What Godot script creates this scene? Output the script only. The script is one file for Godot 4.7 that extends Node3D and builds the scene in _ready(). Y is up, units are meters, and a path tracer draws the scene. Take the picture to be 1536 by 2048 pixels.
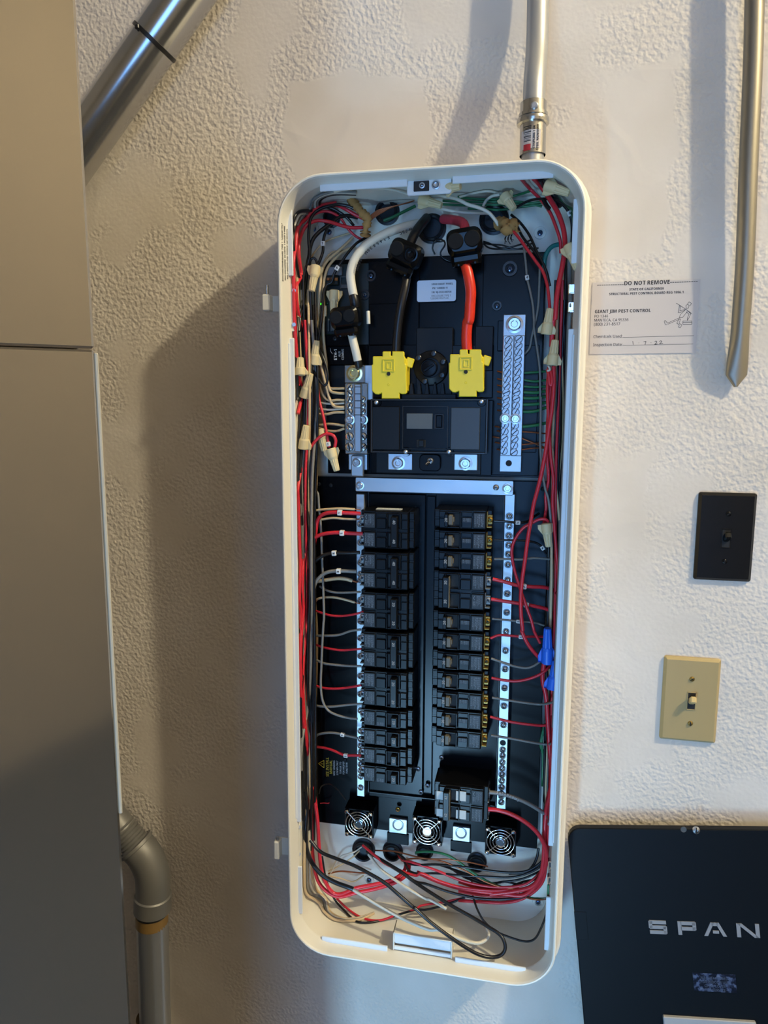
extends Node3D
# A wall-mounted load centre with its cover off, in a garage: a lamp under the ceiling to the
# upper right, a cool light and a daylit frosted door behind the camera, all out of view. Metres; wall_back at z = 0.

const FOCAL := 1430.0
const EYE := Vector3(0, 1.6, 0.99)
var cam_basis := Basis.from_euler(Vector3(-0.14462593, 0.20237708, 0.00309708), EULER_ORDER_YXZ)
var org := Vector3.ZERO      # origin that the current thing's vertices are stored relative to
var st: SurfaceTool
var M := {}
var rng := RandomNumberGenerator.new()
var taken := {}
# origins and scales of the close-ups that the wire routes were measured in
const CROP := {"Z": [0, 0, 1.0], "A": [530, 290, 4.389], "B": [840, 290, 4.389], "C": [540, 600, 4.8], "D": [840, 600, 4.518],
	"E": [560, 940, 4.955], "F": [840, 940, 4.955], "G": [560, 1260, 4.955], "H": [840, 1260, 4.955], "I": [540, 1580, 4.8],
	"J": [830, 1580, 4.8], "K": [640, 500, 7.68], "L": [720, 680, 5.908], "M": [560, 380, 8.533], "N": [580, 560, 8.536],
	"O": [700, 1000, 9.6], "Q": [860, 1000, 8.533], "R": [1010, 960, 6.83], "S": [1010, 1240, 5.12], "T": [580, 980, 7.876], "U": [580, 1220, 5.12]}

func P(px: float, py: float, z: float) -> Vector3:
	var d: Vector3 = cam_basis * Vector3((px - 768.0) / FOCAL, -(py - 1024.0) / FOCAL, -1.0)
	return EYE + d * ((EYE.z - z) / -d.z)

func C(crop: String, u: float, v: float, z: float) -> Vector3:
	var c = CROP[crop]
	return P(c[0] + u / c[2], c[1] + v / c[2], z)

func span(x0: float, y0: float, x1: float, y1: float, z: float) -> Rect2:  # upright rectangle on the plane z; position is its lower left corner
	var l := P(x0, (y0 + y1) / 2, z).x
	var r := P(x1, (y0 + y1) / 2, z).x
	var t := P((x0 + x1) / 2, y0, z).y
	var b := P((x0 + x1) / 2, y1, z).y
	return Rect2(l, b, r - l, t - b)

# ---------------------------------------------------------------- naming
func numbered(base: String) -> String:
	var n: int = taken.get(base, 0)
	taken[base] = n + 1
	return base if n == 0 else "%s_%03d" % [base, n]

func tag(o: Node, label: String, category: String, group := "") -> Node:
	o.set_meta("label", label)
	o.set_meta("category", category)
	if group: o.set_meta("group", group)
	return o

func thing(called: String, label: String, category: String, at := Vector3.ZERO, group := "") -> Node3D:
	var o := Node3D.new()
	o.name = numbered(called)
	add_child(o)
	o.position = at
	org = at
	tag(o, label, category, group)
	return o

func copy(src: Node3D, at: Vector3, label: String, group := "") -> Node3D:
	var o: Node3D = src.duplicate()
	o.name = numbered(String(src.name).rstrip("0123456789_") if String(src.name).right(4).begins_with("_") else String(src.name))
	add_child(o)
	o.position = at
	o.set_meta("label", label)
	if group: o.set_meta("group", group)
	return o

func begin() -> SurfaceTool:
	st = SurfaceTool.new()
	st.begin(Mesh.PRIMITIVE_TRIANGLES)
	return st

func obj(called: String, material: Material, parent: Node = null) -> MeshInstance3D:
	var o := MeshInstance3D.new()
	st.set_material(material)
	o.mesh = st.commit()
	if parent == null:
		o.name = numbered(called)
		o.position = org
		add_child(o)
	else:
		o.name = called
		parent.add_child(o, true)
		if parent is MeshInstance3D or parent.get_parent() != self:
			pass
	return o

func struct(called: String, material: Material) -> MeshInstance3D:
	org = org
	var o := obj(called, material)
	o.set_meta("kind", "structure")
	return o

# ---------------------------------------------------------------- shapes (into st)
func tri(a: Vector3, b: Vector3, c: Vector3, na: Vector3, nb: Vector3, nc: Vector3, ua := Vector2.ZERO, ub := Vector2.ZERO, uc := Vector2.ZERO) -> void:
	if (b - a).cross(c - a).dot(na + nb + nc) > 0.0:
		var t := b; b = c; c = t
		var tn := nb; nb = nc; nc = tn
		var tu := ub; ub = uc; uc = tu
	st.set_normal(na); st.set_uv(ua); st.add_vertex(a - org)
	st.set_normal(nb); st.set_uv(ub); st.add_vertex(b - org)
	st.set_normal(nc); st.set_uv(uc); st.add_vertex(c - org)

func quad(a: Vector3, b: Vector3, c: Vector3, d: Vector3, n := Vector3.ZERO) -> void:
	var m := n if n != Vector3.ZERO else (c - a).cross(d - b).normalized()
	tri(a, b, c, m, m, m, Vector2(0, 1), Vector2(1, 1), Vector2(1, 0))
	tri(a, c, d, m, m, m, Vector2(0, 1), Vector2(1, 0), Vector2(0, 0))

func box(c: Vector3, s: Vector3, bev := 0.0006, b := Basis.IDENTITY) -> void:  # a box with chamfered edges
	var h := s / 2
	var e := minf(bev, minf(h.x, minf(h.y, h.z)) * 0.6)
	for ax in 3:
		var u := (ax + 1) % 3
		var w := (ax + 2) % 3
		for sg in [-1.0, 1.0]:
			var n := Vector3.ZERO; n[ax] = sg
			var q := []
			for k in [[-1, -1], [1, -1], [1, 1], [-1, 1]]:
				var p := Vector3.ZERO
				p[ax] = sg * h[ax]; p[u] = k[0] * (h[u] - e); p[w] = k[1] * (h[w] - e)
				q.append(c + b * p)
			quad(q[0], q[1], q[2], q[3], b * n)
		if e <= 0.0: continue
		for s1 in [-1.0, 1.0]:
			for s2 in [-1.0, 1.0]:
				var n := Vector3.ZERO; n[u] = s1; n[w] = s2
				var q := []
				for k in [[-1, 0], [1, 0], [1, 1], [-1, 1]]:
					var p := Vector3.ZERO
					p[ax] = k[0] * (h[ax] - e)
					p[u] = s1 * (h[u] - (e if k[1] else 0.0)); p[w] = s2 * (h[w] - (0.0 if k[1] else e))
					q.append(c + b * p)
				quad(q[0], q[1], q[2], q[3], (b * n).normalized())
	if e > 0.0:
		for sx in [-1.0, 1.0]:
			for sy in [-1.0, 1.0]:
				for sz in [-1.0, 1.0]:
					var k := Vector3(sx, sy, sz)
					var n := (b * k).normalized()
					tri(c + b * (k * (h - Vector3(0, e, e))), c + b * (k * (h - Vector3(e, 0, e))), c + b * (k * (h - Vector3(e, e, 0))), n, n, n)

func slab(x0: float, y0: float, x1: float, y1: float, z0: float, z1: float, bev := 0.0006) -> void:  # a box whose front face covers the given pixels at depth z1
	var r := span(x0, y0, x1, y1, z1)
	box(Vector3(r.get_center().x, r.get_center().y, (z0 + z1) / 2), Vector3(r.size.x, r.size.y, z1 - z0), bev)

func frame_of(axis: Vector3) -> Basis:  # basis whose y is the axis
	var y := axis.normalized()
	var x := y.cross(Vector3.FORWARD if absf(y.z) < 0.9 else Vector3.RIGHT).normalized()
	return Basis(x, y, x.cross(y))

func lathe(at: Vector3, axis: Vector3, prof: Array, n := 18, flute := 0, flute_depth := 0.0) -> void:  # profile of [radius, height along axis]
	var f := frame_of(axis)
	for k in prof.size() - 1:
		var r0: float = prof[k][0]; var h0: float = prof[k][1]
		var r1: float = prof[k + 1][0]; var h1: float = prof[k + 1][1]
		var d := Vector2(h1 - h0, r0 - r1).normalized()   # outward normal in (radial, axial)
		for i in n:
			var q := []
			var nn := []
			for j in [i, i + 1]:
				var a: float = TAU * j / n
				var dir := f.x * cos(a) + f.z * sin(a)
				var g := 1.0
				if flute > 0 and j % (n / flute) >= n / flute / 2: g = 1.0 - flute_depth
				q.append(at + dir * r0 * g + f.y * h0); q.append(at + dir * r1 * g + f.y * h1)
				nn.append((dir * d.x + f.y * d.y).normalized())
			if flute > 0:
				var fn: Vector3 = (q[2] - q[0]).cross(q[1] - q[0])
				if fn.length_squared() < 1e-20: fn = (q[3] - q[0]).cross(q[1] - q[0])
				if fn.dot(nn[0]) < 0: fn = -fn
				fn = fn.normalized() if fn.length_squared() > 1e-24 else nn[0]
				nn = [fn, fn]
			if r0 > 1e-6: tri(q[0], q[2], q[3], nn[0], nn[1], nn[1])
			if r1 > 1e-6: tri(q[0], q[3], q[1], nn[0], nn[1], nn[0])

func rod(a: Vector3, b: Vector3, r: float, n := 14, ch := 0.0) -> void:  # capped cylinder
	var l := a.distance_to(b)
	if ch > 0.0: lathe(a, b - a, [[0, 0], [r - ch, 0], [r, ch], [r, l - ch], [r - ch, l], [0, l]], n)
	else: lathe(a, b - a, [[0, 0], [r, 0], [r, l], [0, l]], n)

func curve(pts: Array, sub := 6) -> Array:  # Catmull-Rom through the points
	var out := []
	for i in pts.size() - 1:
		var p0: Vector3 = pts[maxi(i - 1, 0)]; var p1: Vector3 = pts[i]; var p2: Vector3 = pts[i + 1]; var p3: Vector3 = pts[mini(i + 2, pts.size() - 1)]
		var lo := (p1 - (p2 - p1).length() * (p2 - p0).normalized() / 3.0 * -1.0) if i > 0 else p1 + (p2 - p1) / 3.0
		var hi := p2 - (p2 - p1).length() * (p3 - p1).normalized() / 3.0 if i + 2 < pts.size() else p2 - (p2 - p1) / 3.0
		for k in sub: out.append(p1.bezier_interpolate(lo, hi, p2, float(k) / sub))
	out.append(pts[-1])
	return out

func tube(pts: Array, r: float, n := 9, r_end := -1.0, wobble := 0.0) -> void:
	var up := Vector3.ZERO
	var rings := []
	for i in pts.size():
		var t: Vector3 = (pts[mini(i + 1, pts.size() - 1)] - pts[maxi(i - 1, 0)]).normalized()
		if i == 0: up = t.cross(Vector3.RIGHT if absf(t.x) < 0.8 else Vector3.UP).normalized()
		up = (up - t * up.dot(t)).normalized()
		var side := t.cross(up)
		var rr := r if r_end < 0.0 else lerpf(r, r_end, float(i) / (pts.size() - 1))
		if wobble > 0.0: rr *= 1.0 + rng.randf_range(-wobble, wobble)
		var ring := []
		for k in n:
			var a := TAU * k / n
			ring.append(up * cos(a) + side * sin(a))
		rings.append([pts[i], ring, rr])
	for i in rings.size() - 1:
		var A = rings[i]; var B = rings[i + 1]
		for k in n:
			var m := (k + 1) % n
			tri(A[0] + A[1][k] * A[2], B[0] + B[1][k] * B[2], B[0] + B[1][m] * B[2], A[1][k], B[1][k], B[1][m])
			tri(A[0] + A[1][k] * A[2], B[0] + B[1][m] * B[2], A[0] + A[1][m] * A[2], A[1][k], B[1][m], A[1][m])
	for e in [0, rings.size() - 1]:
		var A = rings[e]
		var n3: Vector3 = (pts[0] - pts[1]).normalized() if e == 0 else (pts[-1] - pts[-2]).normalized()
		for k in range(1, n - 1):
			tri(A[0] + A[1][0] * A[2], A[0] + A[1][k] * A[2], A[0] + A[1][k + 1] * A[2], n3, n3, n3)

func prism(poly: PackedVector2Array, at: Vector3, b: Basis, z0: float, z1: float, bev := 0.0, holes := []) -> void:  # polygon in b's xy plane, extruded along b's z
	var top := poly
	if bev > 0.0:
		var off := Geometry2D.offset_polygon(poly, -bev)
		if off.size() == 1: top = off[0]
	var ix := Geometry2D.triangulate_polygon(top)
	for k in range(0, ix.size(), 3):
		var q := []
		for j in 3: q.append(at + b * Vector3(top[ix[k + j]].x, top[ix[k + j]].y, z1))
		tri(q[0], q[1], q[2], b.z, b.z, b.z)
	var zs := z1 - bev
	var cw := Geometry2D.is_polygon_clockwise(poly)
	for i in poly.size():
		var p := poly[i]; var q := poly[(i + 1) % poly.size()]
		var d := (q - p).normalized()
		var n2 := Vector2(d.y, -d.x) * (-1.0 if cw else 1.0)
		quad(at + b * Vector3(p.x, p.y, z0), at + b * Vector3(q.x, q.y, z0), at + b * Vector3(q.x, q.y, zs), at + b * Vector3(p.x, p.y, zs), b * Vector3(n2.x, n2.y, 0))
		if bev > 0.0:
			var m := (b * Vector3(n2.x, n2.y, 1)).normalized()
			var pi := (poly[i] - poly[(i + poly.size() - 1) % poly.size()]).normalized()
			var pin := Vector2(pi.y, -pi.x) * (-1.0 if cw else 1.0)
			var qo := (poly[(i + 2) % poly.size()] - q).normalized()
			var qon := Vector2(qo.y, -qo.x) * (-1.0 if cw else 1.0)
			var mp := p - (n2 + pin) / maxf(0.4, 1.0 + n2.dot(pin)) * bev
			var mq := q - (n2 + qon) / maxf(0.4, 1.0 + n2.dot(qon)) * bev
			quad(at + b * Vector3(p.x, p.y, zs), at + b * Vector3(q.x, q.y, zs), at + b * Vector3(mq.x, mq.y, z1), at + b * Vector3(mp.x, mp.y, z1), m)

func rrect(w: float, h: float, r: float, n := 5) -> PackedVector2Array:  # rounded rectangle about 0
	var out := PackedVector2Array()
	for k in 4:
		var c := Vector2((w / 2 - r) * [1, -1, -1, 1][k], (h / 2 - r) * [1, 1, -1, -1][k])
		for i in n + 1: out.append(c + Vector2(r, 0).rotated(PI / 2 * (k + float(i) / n)))
	return out

func band(path: Array, prof: Array) -> void:  # sweep a profile of [inset, z] round a closed path of [point, outward normal] in xy
	for i in path.size():
		var a = path[i]; var b = path[(i + 1) % path.size()]
		for k in prof.size() - 1:
			var q := []
			for e in [[a, k], [b, k], [b, k + 1], [a, k + 1]]:
				var p: Vector2 = e[0][0] - e[0][1] * prof[e[1]][0]
				q.append(Vector3(p.x, p.y, prof[e[1]][1]))
			var d := Vector2(prof[k + 1][0] - prof[k][0], prof[k + 1][1] - prof[k][1]).normalized()
			var na := Vector3(a[1].x * d.y, a[1].y * d.y, d.x); var nb := Vector3(b[1].x * d.y, b[1].y * d.y, d.x)
			tri(q[0], q[1], q[2], na, nb, nb); tri(q[0], q[2], q[3], na, nb, na)

# ---------------------------------------------------------------- materials
func mat(key: String, srgb: Color, rough: float, metal := 0.0, spec := 0.5) -> StandardMaterial3D:
	var m := StandardMaterial3D.new()
	m.albedo_color = srgb
	m.roughness = rough
	m.metallic = metal
	m.metallic_specular = spec
	M[key] = m
	return m

func grain(key: String, freq: float, seed_: int, cm: float, scale := 8.0) -> void:  # fine surface relief from noise, in world space
	var n := FastNoiseLite.new()
	n.seed = seed_; n.frequency = freq; n.fractal_octaves = 4
	var t := NoiseTexture2D.new()
	t.width = 512; t.height = 512; t.seamless = true; t.noise = n
	var m: StandardMaterial3D = M[key]
	m.uv1_triplanar = true; m.uv1_world_triplanar = true
	m.uv1_scale = Vector3.ONE * scale
	m.heightmap_enabled = true; m.heightmap_texture = t; m.heightmap_scale = cm

func c8(r: int, g: int, b: int) -> Color: return Color8(r, g, b)

func lettering(text: String, size: float, at: Vector3, material: Material, parent: Node, turn := 0.0, font := "Droid Sans", bold := false, wide := 1.0, basis_ := Basis.IDENTITY, name_ := "lettering", depth := 0.0002) -> MeshInstance3D:
	var t := TextMesh.new()
	var f := SystemFont.new()
	f.font_names = PackedStringArray([font])
	if bold: f.font_weight = 700
	t.font = f
	t.text = text
	t.font_size = 32
	t.pixel_size = size / 32.0
	t.depth = depth
	t.curve_step = 2.0
	t.material = material
	var o := MeshInstance3D.new()
	o.mesh = t
	o.name = name_
	parent.add_child(o, true)
	o.transform = Transform3D(basis_ * Basis(Vector3.BACK, turn) * Basis.from_scale(Vector3(wide, 1, 1)), at)
	return o

# ---------------------------------------------------------------- camera, light, room
func camera_and_light() -> void:
	var cam := Camera3D.new()
	cam.name = "camera"
	add_child(cam)
	cam.transform = Transform3D(cam_basis, EYE)
	cam.fov = rad_to_deg(2.0 * atan(1024.0 / FOCAL))
	cam.near = 0.02
	cam.current = true
	var env := Environment.new()
	env.background_mode = Environment.BG_COLOR
	env.background_color = Color(0.35, 0.45, 0.6)
	env.tonemap_mode = Environment.TONE_MAPPER_LINEAR
	env.tonemap_exposure = 1.0
	env.sdfgi_enabled = true; env.ssao_enabled = true; env.ssil_enabled = true
	var we := WorldEnvironment.new()
	we.name = "world_environment"
	we.environment = env
	add_child(we)
	# out of view: daylit frosted door in wall_front, placed to light panel and wall blue
	var day := AreaLight3D.new()
	day.name = "door_daylight"
	day.area_size = Vector2(UNSEEN_DOOR.size.x, UNSEEN_DOOR.size.y)
	day.area_normalize_energy = true
	day.light_color = Color(0.40, 0.68, 1.0)
	day.light_energy = 3.0
	day.area_range = 12.0
	day.shadow_enabled = true
	add_child(day)
	day.position = Vector3(UNSEEN_DOOR.get_center().x, UNSEEN_DOOR.get_center().y, ROOM_Z - 0.03)   # faces -z, towards the panel

	# out of view: low cool light, placed to light the wall below the panel
	var wl := AreaLight3D.new()
	wl.name = "work_light_glow"
	wl.area_size = UNSEEN_LIGHT.size
	wl.area_normalize_energy = true
	wl.light_color = Color(0.61, 0.83, 1.0)
	wl.light_energy = 1.55
	wl.area_range = 12.0
	wl.shadow_enabled = true
	add_child(wl)
	wl.position = Vector3(UNSEEN_LIGHT.get_center().x, UNSEEN_LIGHT.get_center().y, UNSEEN_LIGHT_Z - 0.012)

const ROOM_Z := 3.0
const CEIL := 3.62
const LAMP := Vector3(1.9, 3.42, 1.13)
const UNSEEN_LIGHT := Rect2(-0.35, 0.15, 0.10, 0.5)
const UNSEEN_LIGHT_Z := 1.5
const UNSEEN_DOOR := Rect2(-0.45, 0.25, 0.85, 1.95)

func lamp() -> void:  # out of view, placed to throw the panel's shadow down and left
	var t := thing("ceiling_lamp", "unseen round bulb in a porcelain holder under the garage ceiling", "lamp", LAMP)
	begin()
	lathe(LAMP + Vector3(0, 0.16, 0), Vector3.DOWN, [[0, 0], [0.055, 0], [0.055, 0.02], [0.03, 0.06], [0.02, 0.1], [0, 0.1]], 20)
	obj("lamp_holder", M.porcelain, t)
	begin()
	lathe(LAMP + Vector3(0, 0.06, 0), Vector3.DOWN, [[0.014, 0], [0.016, 0.02], [0.028, 0.04], [0.034, 0.06], [0.03, 0.08], [0.018, 0.092], [0, 0.096]], 20)
	obj("bulb", M.bulb, t)
	var l := OmniLight3D.new()
	l.name = "bulb_light"
	l.light_color = Color(1.0, 0.945, 0.80)
	l.light_energy = 6.0
	l.light_size = 0.05
	l.omni_range = 12.0
	l.omni_attenuation = 2.0
	l.shadow_enabled = true
	t.add_child(l)

func work_light() -> void:  # unseen source of the blue light low on the wall
	var c := Vector3(UNSEEN_LIGHT.get_center().x, 0, UNSEEN_LIGHT_Z)
	var t := thing("work_light", "unseen cool light on a low stand, placed to light the wall below the panel", "work light", c)
	begin(); box(Vector3(c.x, UNSEEN_LIGHT.get_center().y, UNSEEN_LIGHT_Z + .02), Vector3(UNSEEN_LIGHT.size.x + .02, UNSEEN_LIGHT.size.y + .02, .03), .004); obj("lamp_body", M.black_metal, t)
	begin(); box(Vector3(c.x, UNSEEN_LIGHT.get_center().y, UNSEEN_LIGHT_Z + .001), Vector3(UNSEEN_LIGHT.size.x, UNSEEN_LIGHT.size.y, .006), .0); obj("lamp_face", M.cool_face, t)
	begin(); rod(Vector3(c.x, .02, UNSEEN_LIGHT_Z + .03), Vector3(c.x, UNSEEN_LIGHT.position.y + .1, UNSEEN_LIGHT_Z + .03), .012); lathe(Vector3(c.x, 0, UNSEEN_LIGHT_Z + .03), Vector3.UP, [[0, 0], [.14, 0], [.14, .012], [.03, .022], [0, .022]], 24); obj("stand", M.black_metal, t)

func wall_relief() -> ImageTexture:  # orange-peel spray with trowelled-smooth patches, 2 m square
	var N := 2048
	var fine := FastNoiseLite.new(); fine.seed = 5; fine.frequency = 0.13; fine.fractal_octaves = 3; fine.fractal_gain = 0.5
	var low := FastNoiseLite.new(); low.seed = 9; low.frequency = 0.0045; low.fractal_octaves = 4
	var lump := FastNoiseLite.new(); lump.seed = 12; lump.frequency = 0.014; lump.fractal_octaves = 2
	var ridge := FastNoiseLite.new(); ridge.seed = 31; ridge.frequency = 0.005; ridge.fractal_type = FastNoiseLite.FRACTAL_RIDGED; ridge.fractal_octaves = 2
	var A := fine.get_image(N, N, false, false, false).get_data()
	var B := low.get_image(N, N, false, false, false).get_data()
	var D := lump.get_image(N, N, false, false, false).get_data()
	var E := ridge.get_image(N, N, false, false, false).get_data()
	var out := PackedByteArray(); out.resize(N * N)
	# patches of bare trowelled plaster: [x0, y0, x1, y1] in metres from the wall's relief corner
	var rects := []
	for r in [[590, 180, 850, 345], [1190, 130, 1320, 500], [1195, 900, 1300, 1130]]:
		var a := P(r[0], r[1], 0); var b := P(r[2], r[3], 0)
		rects.append([(a.x + 1.2) / 2 * N, (2.45 - a.y) / 2 * N, (b.x + 1.2) / 2 * N, (2.45 - b.y) / 2 * N])
	for y in N:
		for x in N:
			var i := y * N + x
			var wob: float = (B[i] - 128) * 0.35
			var s := clampf((B[i] - 96) / 26.0, 0.15, 1.0)
			for r in rects:
				var dx := minf(x - r[0], r[2] - x) + wob; var dy := minf(y - r[1], r[3] - y) + wob
				var d := minf(dx, dy)
				if d > 0: s = minf(s, clampf(1.0 - d / 6.0, 0.03, 1.0))
			var v := 110.0 + (A[i] - 128) * 0.5 * s + (D[i] - 128) * 0.16 * (0.3 + s) + (maxf(E[i] - 205, 0)) * 0.5
			out[i] = clampi(int(v), 0, 255)
	var im := Image.create_from_data(N, N, false, Image.FORMAT_L8, out)
	im.generate_mipmaps()
	return ImageTexture.create_from_image(im)

func setting() -> void:
	mat("porcelain", c8(225, 222, 212), 0.3)
	var bulb := mat("bulb", c8(255, 240, 215), 0.4)
	bulb.emission_enabled = true; bulb.emission = Color(1.0, 0.85, 0.62); bulb.emission_energy_multiplier = 3.0
	var wall := mat("wall", c8(221, 212, 202), 0.85)
	wall.heightmap_enabled = true; wall.heightmap_texture = wall_relief(); wall.heightmap_scale = 0.34
	var n := FastNoiseLite.new(); n.seed = 3; n.frequency = 0.02; n.fractal_octaves = 5
	var nt := NoiseTexture2D.new(); nt.width = 512; nt.height = 512; nt.noise = n; nt.seamless = true
	var g := Gradient.new(); g.set_color(0, Color(0.93, 0.92, 0.90)); g.set_color(1, Color(1, 1, 1)); nt.color_ramp = g
	wall.albedo_texture = nt
	mat("plain_wall", c8(146, 140, 132), 0.9)
	mat("darkened_floor", c8(34, 35, 38), 0.7)  # unseen floor, darkened so the appliance mirrors a dark foot
	mat("ceiling", c8(200, 195, 188), 0.9)
	lamp()
	mat("black_metal", c8(30, 30, 32), 0.5)
	var cf := mat("cool_face", c8(220, 230, 245), 0.5)
	cf.emission_enabled = true; cf.emission = Color(0.6, 0.78, 1.0); cf.emission_energy_multiplier = 0.4
	work_light()
	# the back wall: the part in view carries the plaster relief
	org = Vector3.ZERO
	begin()
	var x0 := -1.2; var y0 := 0.45; var s := 2.0
	var a := Vector3(x0, y0, 0); var b := Vector3(x0 + s, y0, 0); var c := Vector3(x0 + s, y0 + s, 0); var d := Vector3(x0, y0 + s, 0)
	quad(a, b, c, d, Vector3.BACK)
	for r in [[-2.3, 0, x0, CEIL], [x0 + s, 0, 2.9, CEIL], [x0, 0, x0 + s, y0], [x0, y0 + s, x0 + s, CEIL]]:
		quad(Vector3(r[0], r[1], 0), Vector3(r[2], r[1], 0), Vector3(r[2], r[3], 0), Vector3(r[0], r[3], 0), Vector3.BACK)
	quad(Vector3(-2.3, 0, -0.12), Vector3(2.9, 0, -0.12), Vector3(2.9, CEIL, -0.12), Vector3(-2.3, CEIL, -0.12), Vector3.FORWARD)
	struct("wall_back", wall)
	begin(); box(Vector3(0.3, -0.05, ROOM_Z / 2), Vector3(5.6, 0.1, ROOM_Z + 0.4), 0.0); struct("floor", M.darkened_floor)
	begin(); box(Vector3(0.3, CEIL + 0.05, ROOM_Z / 2), Vector3(5.6, 0.1, ROOM_Z + 0.4), 0.0); struct("ceiling", M.ceiling)
	begin(); box(Vector3(-2.36, CEIL / 2, ROOM_Z / 2), Vector3(0.12, CEIL, ROOM_Z), 0.0); struct("wall_left", M.plain_wall)
	begin(); box(Vector3(2.96, CEIL / 2, ROOM_Z / 2), Vector3(0.12, CEIL, ROOM_Z), 0.0); struct("wall_right", M.plain_wall)
	for k in 6:   # unseen sectional garage door, placed to be mirrored in the appliance
		begin(); box(Vector3(2.885, .27 + k * .53, ROOM_Z / 2), Vector3(.03, .515, ROOM_Z - .3), .006)
		struct("door_%d" % (k + 2), M.plain_wall)
	begin()
	var q := UNSEEN_DOOR
	for r in [[-2.3, 0, q.position.x, CEIL], [q.end.x, 0, 2.9, CEIL], [q.position.x, q.end.y, q.end.x, CEIL], [q.position.x, 0, q.end.x, q.position.y]]:
		box(Vector3((r[0] + r[2]) / 2, (r[1] + r[3]) / 2, ROOM_Z + 0.06), Vector3(r[2] - r[0], r[3] - r[1], 0.12), 0.0)
	struct("wall_front", M.plain_wall)
	var pane := mat("unseen_pane", c8(200, 215, 235), 0.6)
	pane.emission_enabled = true; pane.emission = Color(0.46, 0.70, 1.0); pane.emission_energy_multiplier = 0.12
	begin(); box(Vector3(q.get_center().x, q.get_center().y, ROOM_Z + 0.02), Vector3(q.size.x, q.size.y, 0.012), 0.0); struct("door_1", pane)  # out of view, stands for the daylight source behind the camera

# ---------------------------------------------------------------- the enclosure
const RIM_Z := 0.12
var EN := Rect2()       # outline of the rim's ridge
func outline(r: float, n := 10) -> Array:
	var out := []
	for k in 4:
		var c := Vector2(EN.end.x - r if k in [0, 3] else EN.position.x + r, EN.end.y - r if k < 2 else EN.position.y + r)
		for i in n + 1:
			var d := Vector2.RIGHT.rotated(PI / 2 * (k + float(i) / n))
			out.append([c + d * r, d])
	return out

func screw(at: Vector3, r: float, material: Material, parent: Node, kind := "phillips", tilt := 0.0, called := "screw") -> MeshInstance3D:
	begin()
	lathe(at, Vector3.BACK, [[r, 0], [r, r * 0.25], [r * 0.82, r * 0.55], [r * 0.45, r * 0.72], [r * 0.42, r * 0.6]], 16)
	lathe(at, Vector3.BACK, [[r * 0.45, r * 0.4], [0, r * 0.4]], 16)
	var o := obj(called, material, parent)
	begin()
	var b := Basis(Vector3.BACK, tilt)
	box(at + Vector3(0, 0, r * 0.62), Vector3(r * (1.7 if kind == "slot" else 1.0), r * 0.26, r * 0.24), 0.0, b)
	if kind == "phillips": box(at + Vector3(0, 0, r * 0.62), Vector3(r * 0.26, r * 1.0, r * 0.24), 0.0, b)
	obj("drive_recess", M.recess, o)
	return o

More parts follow.
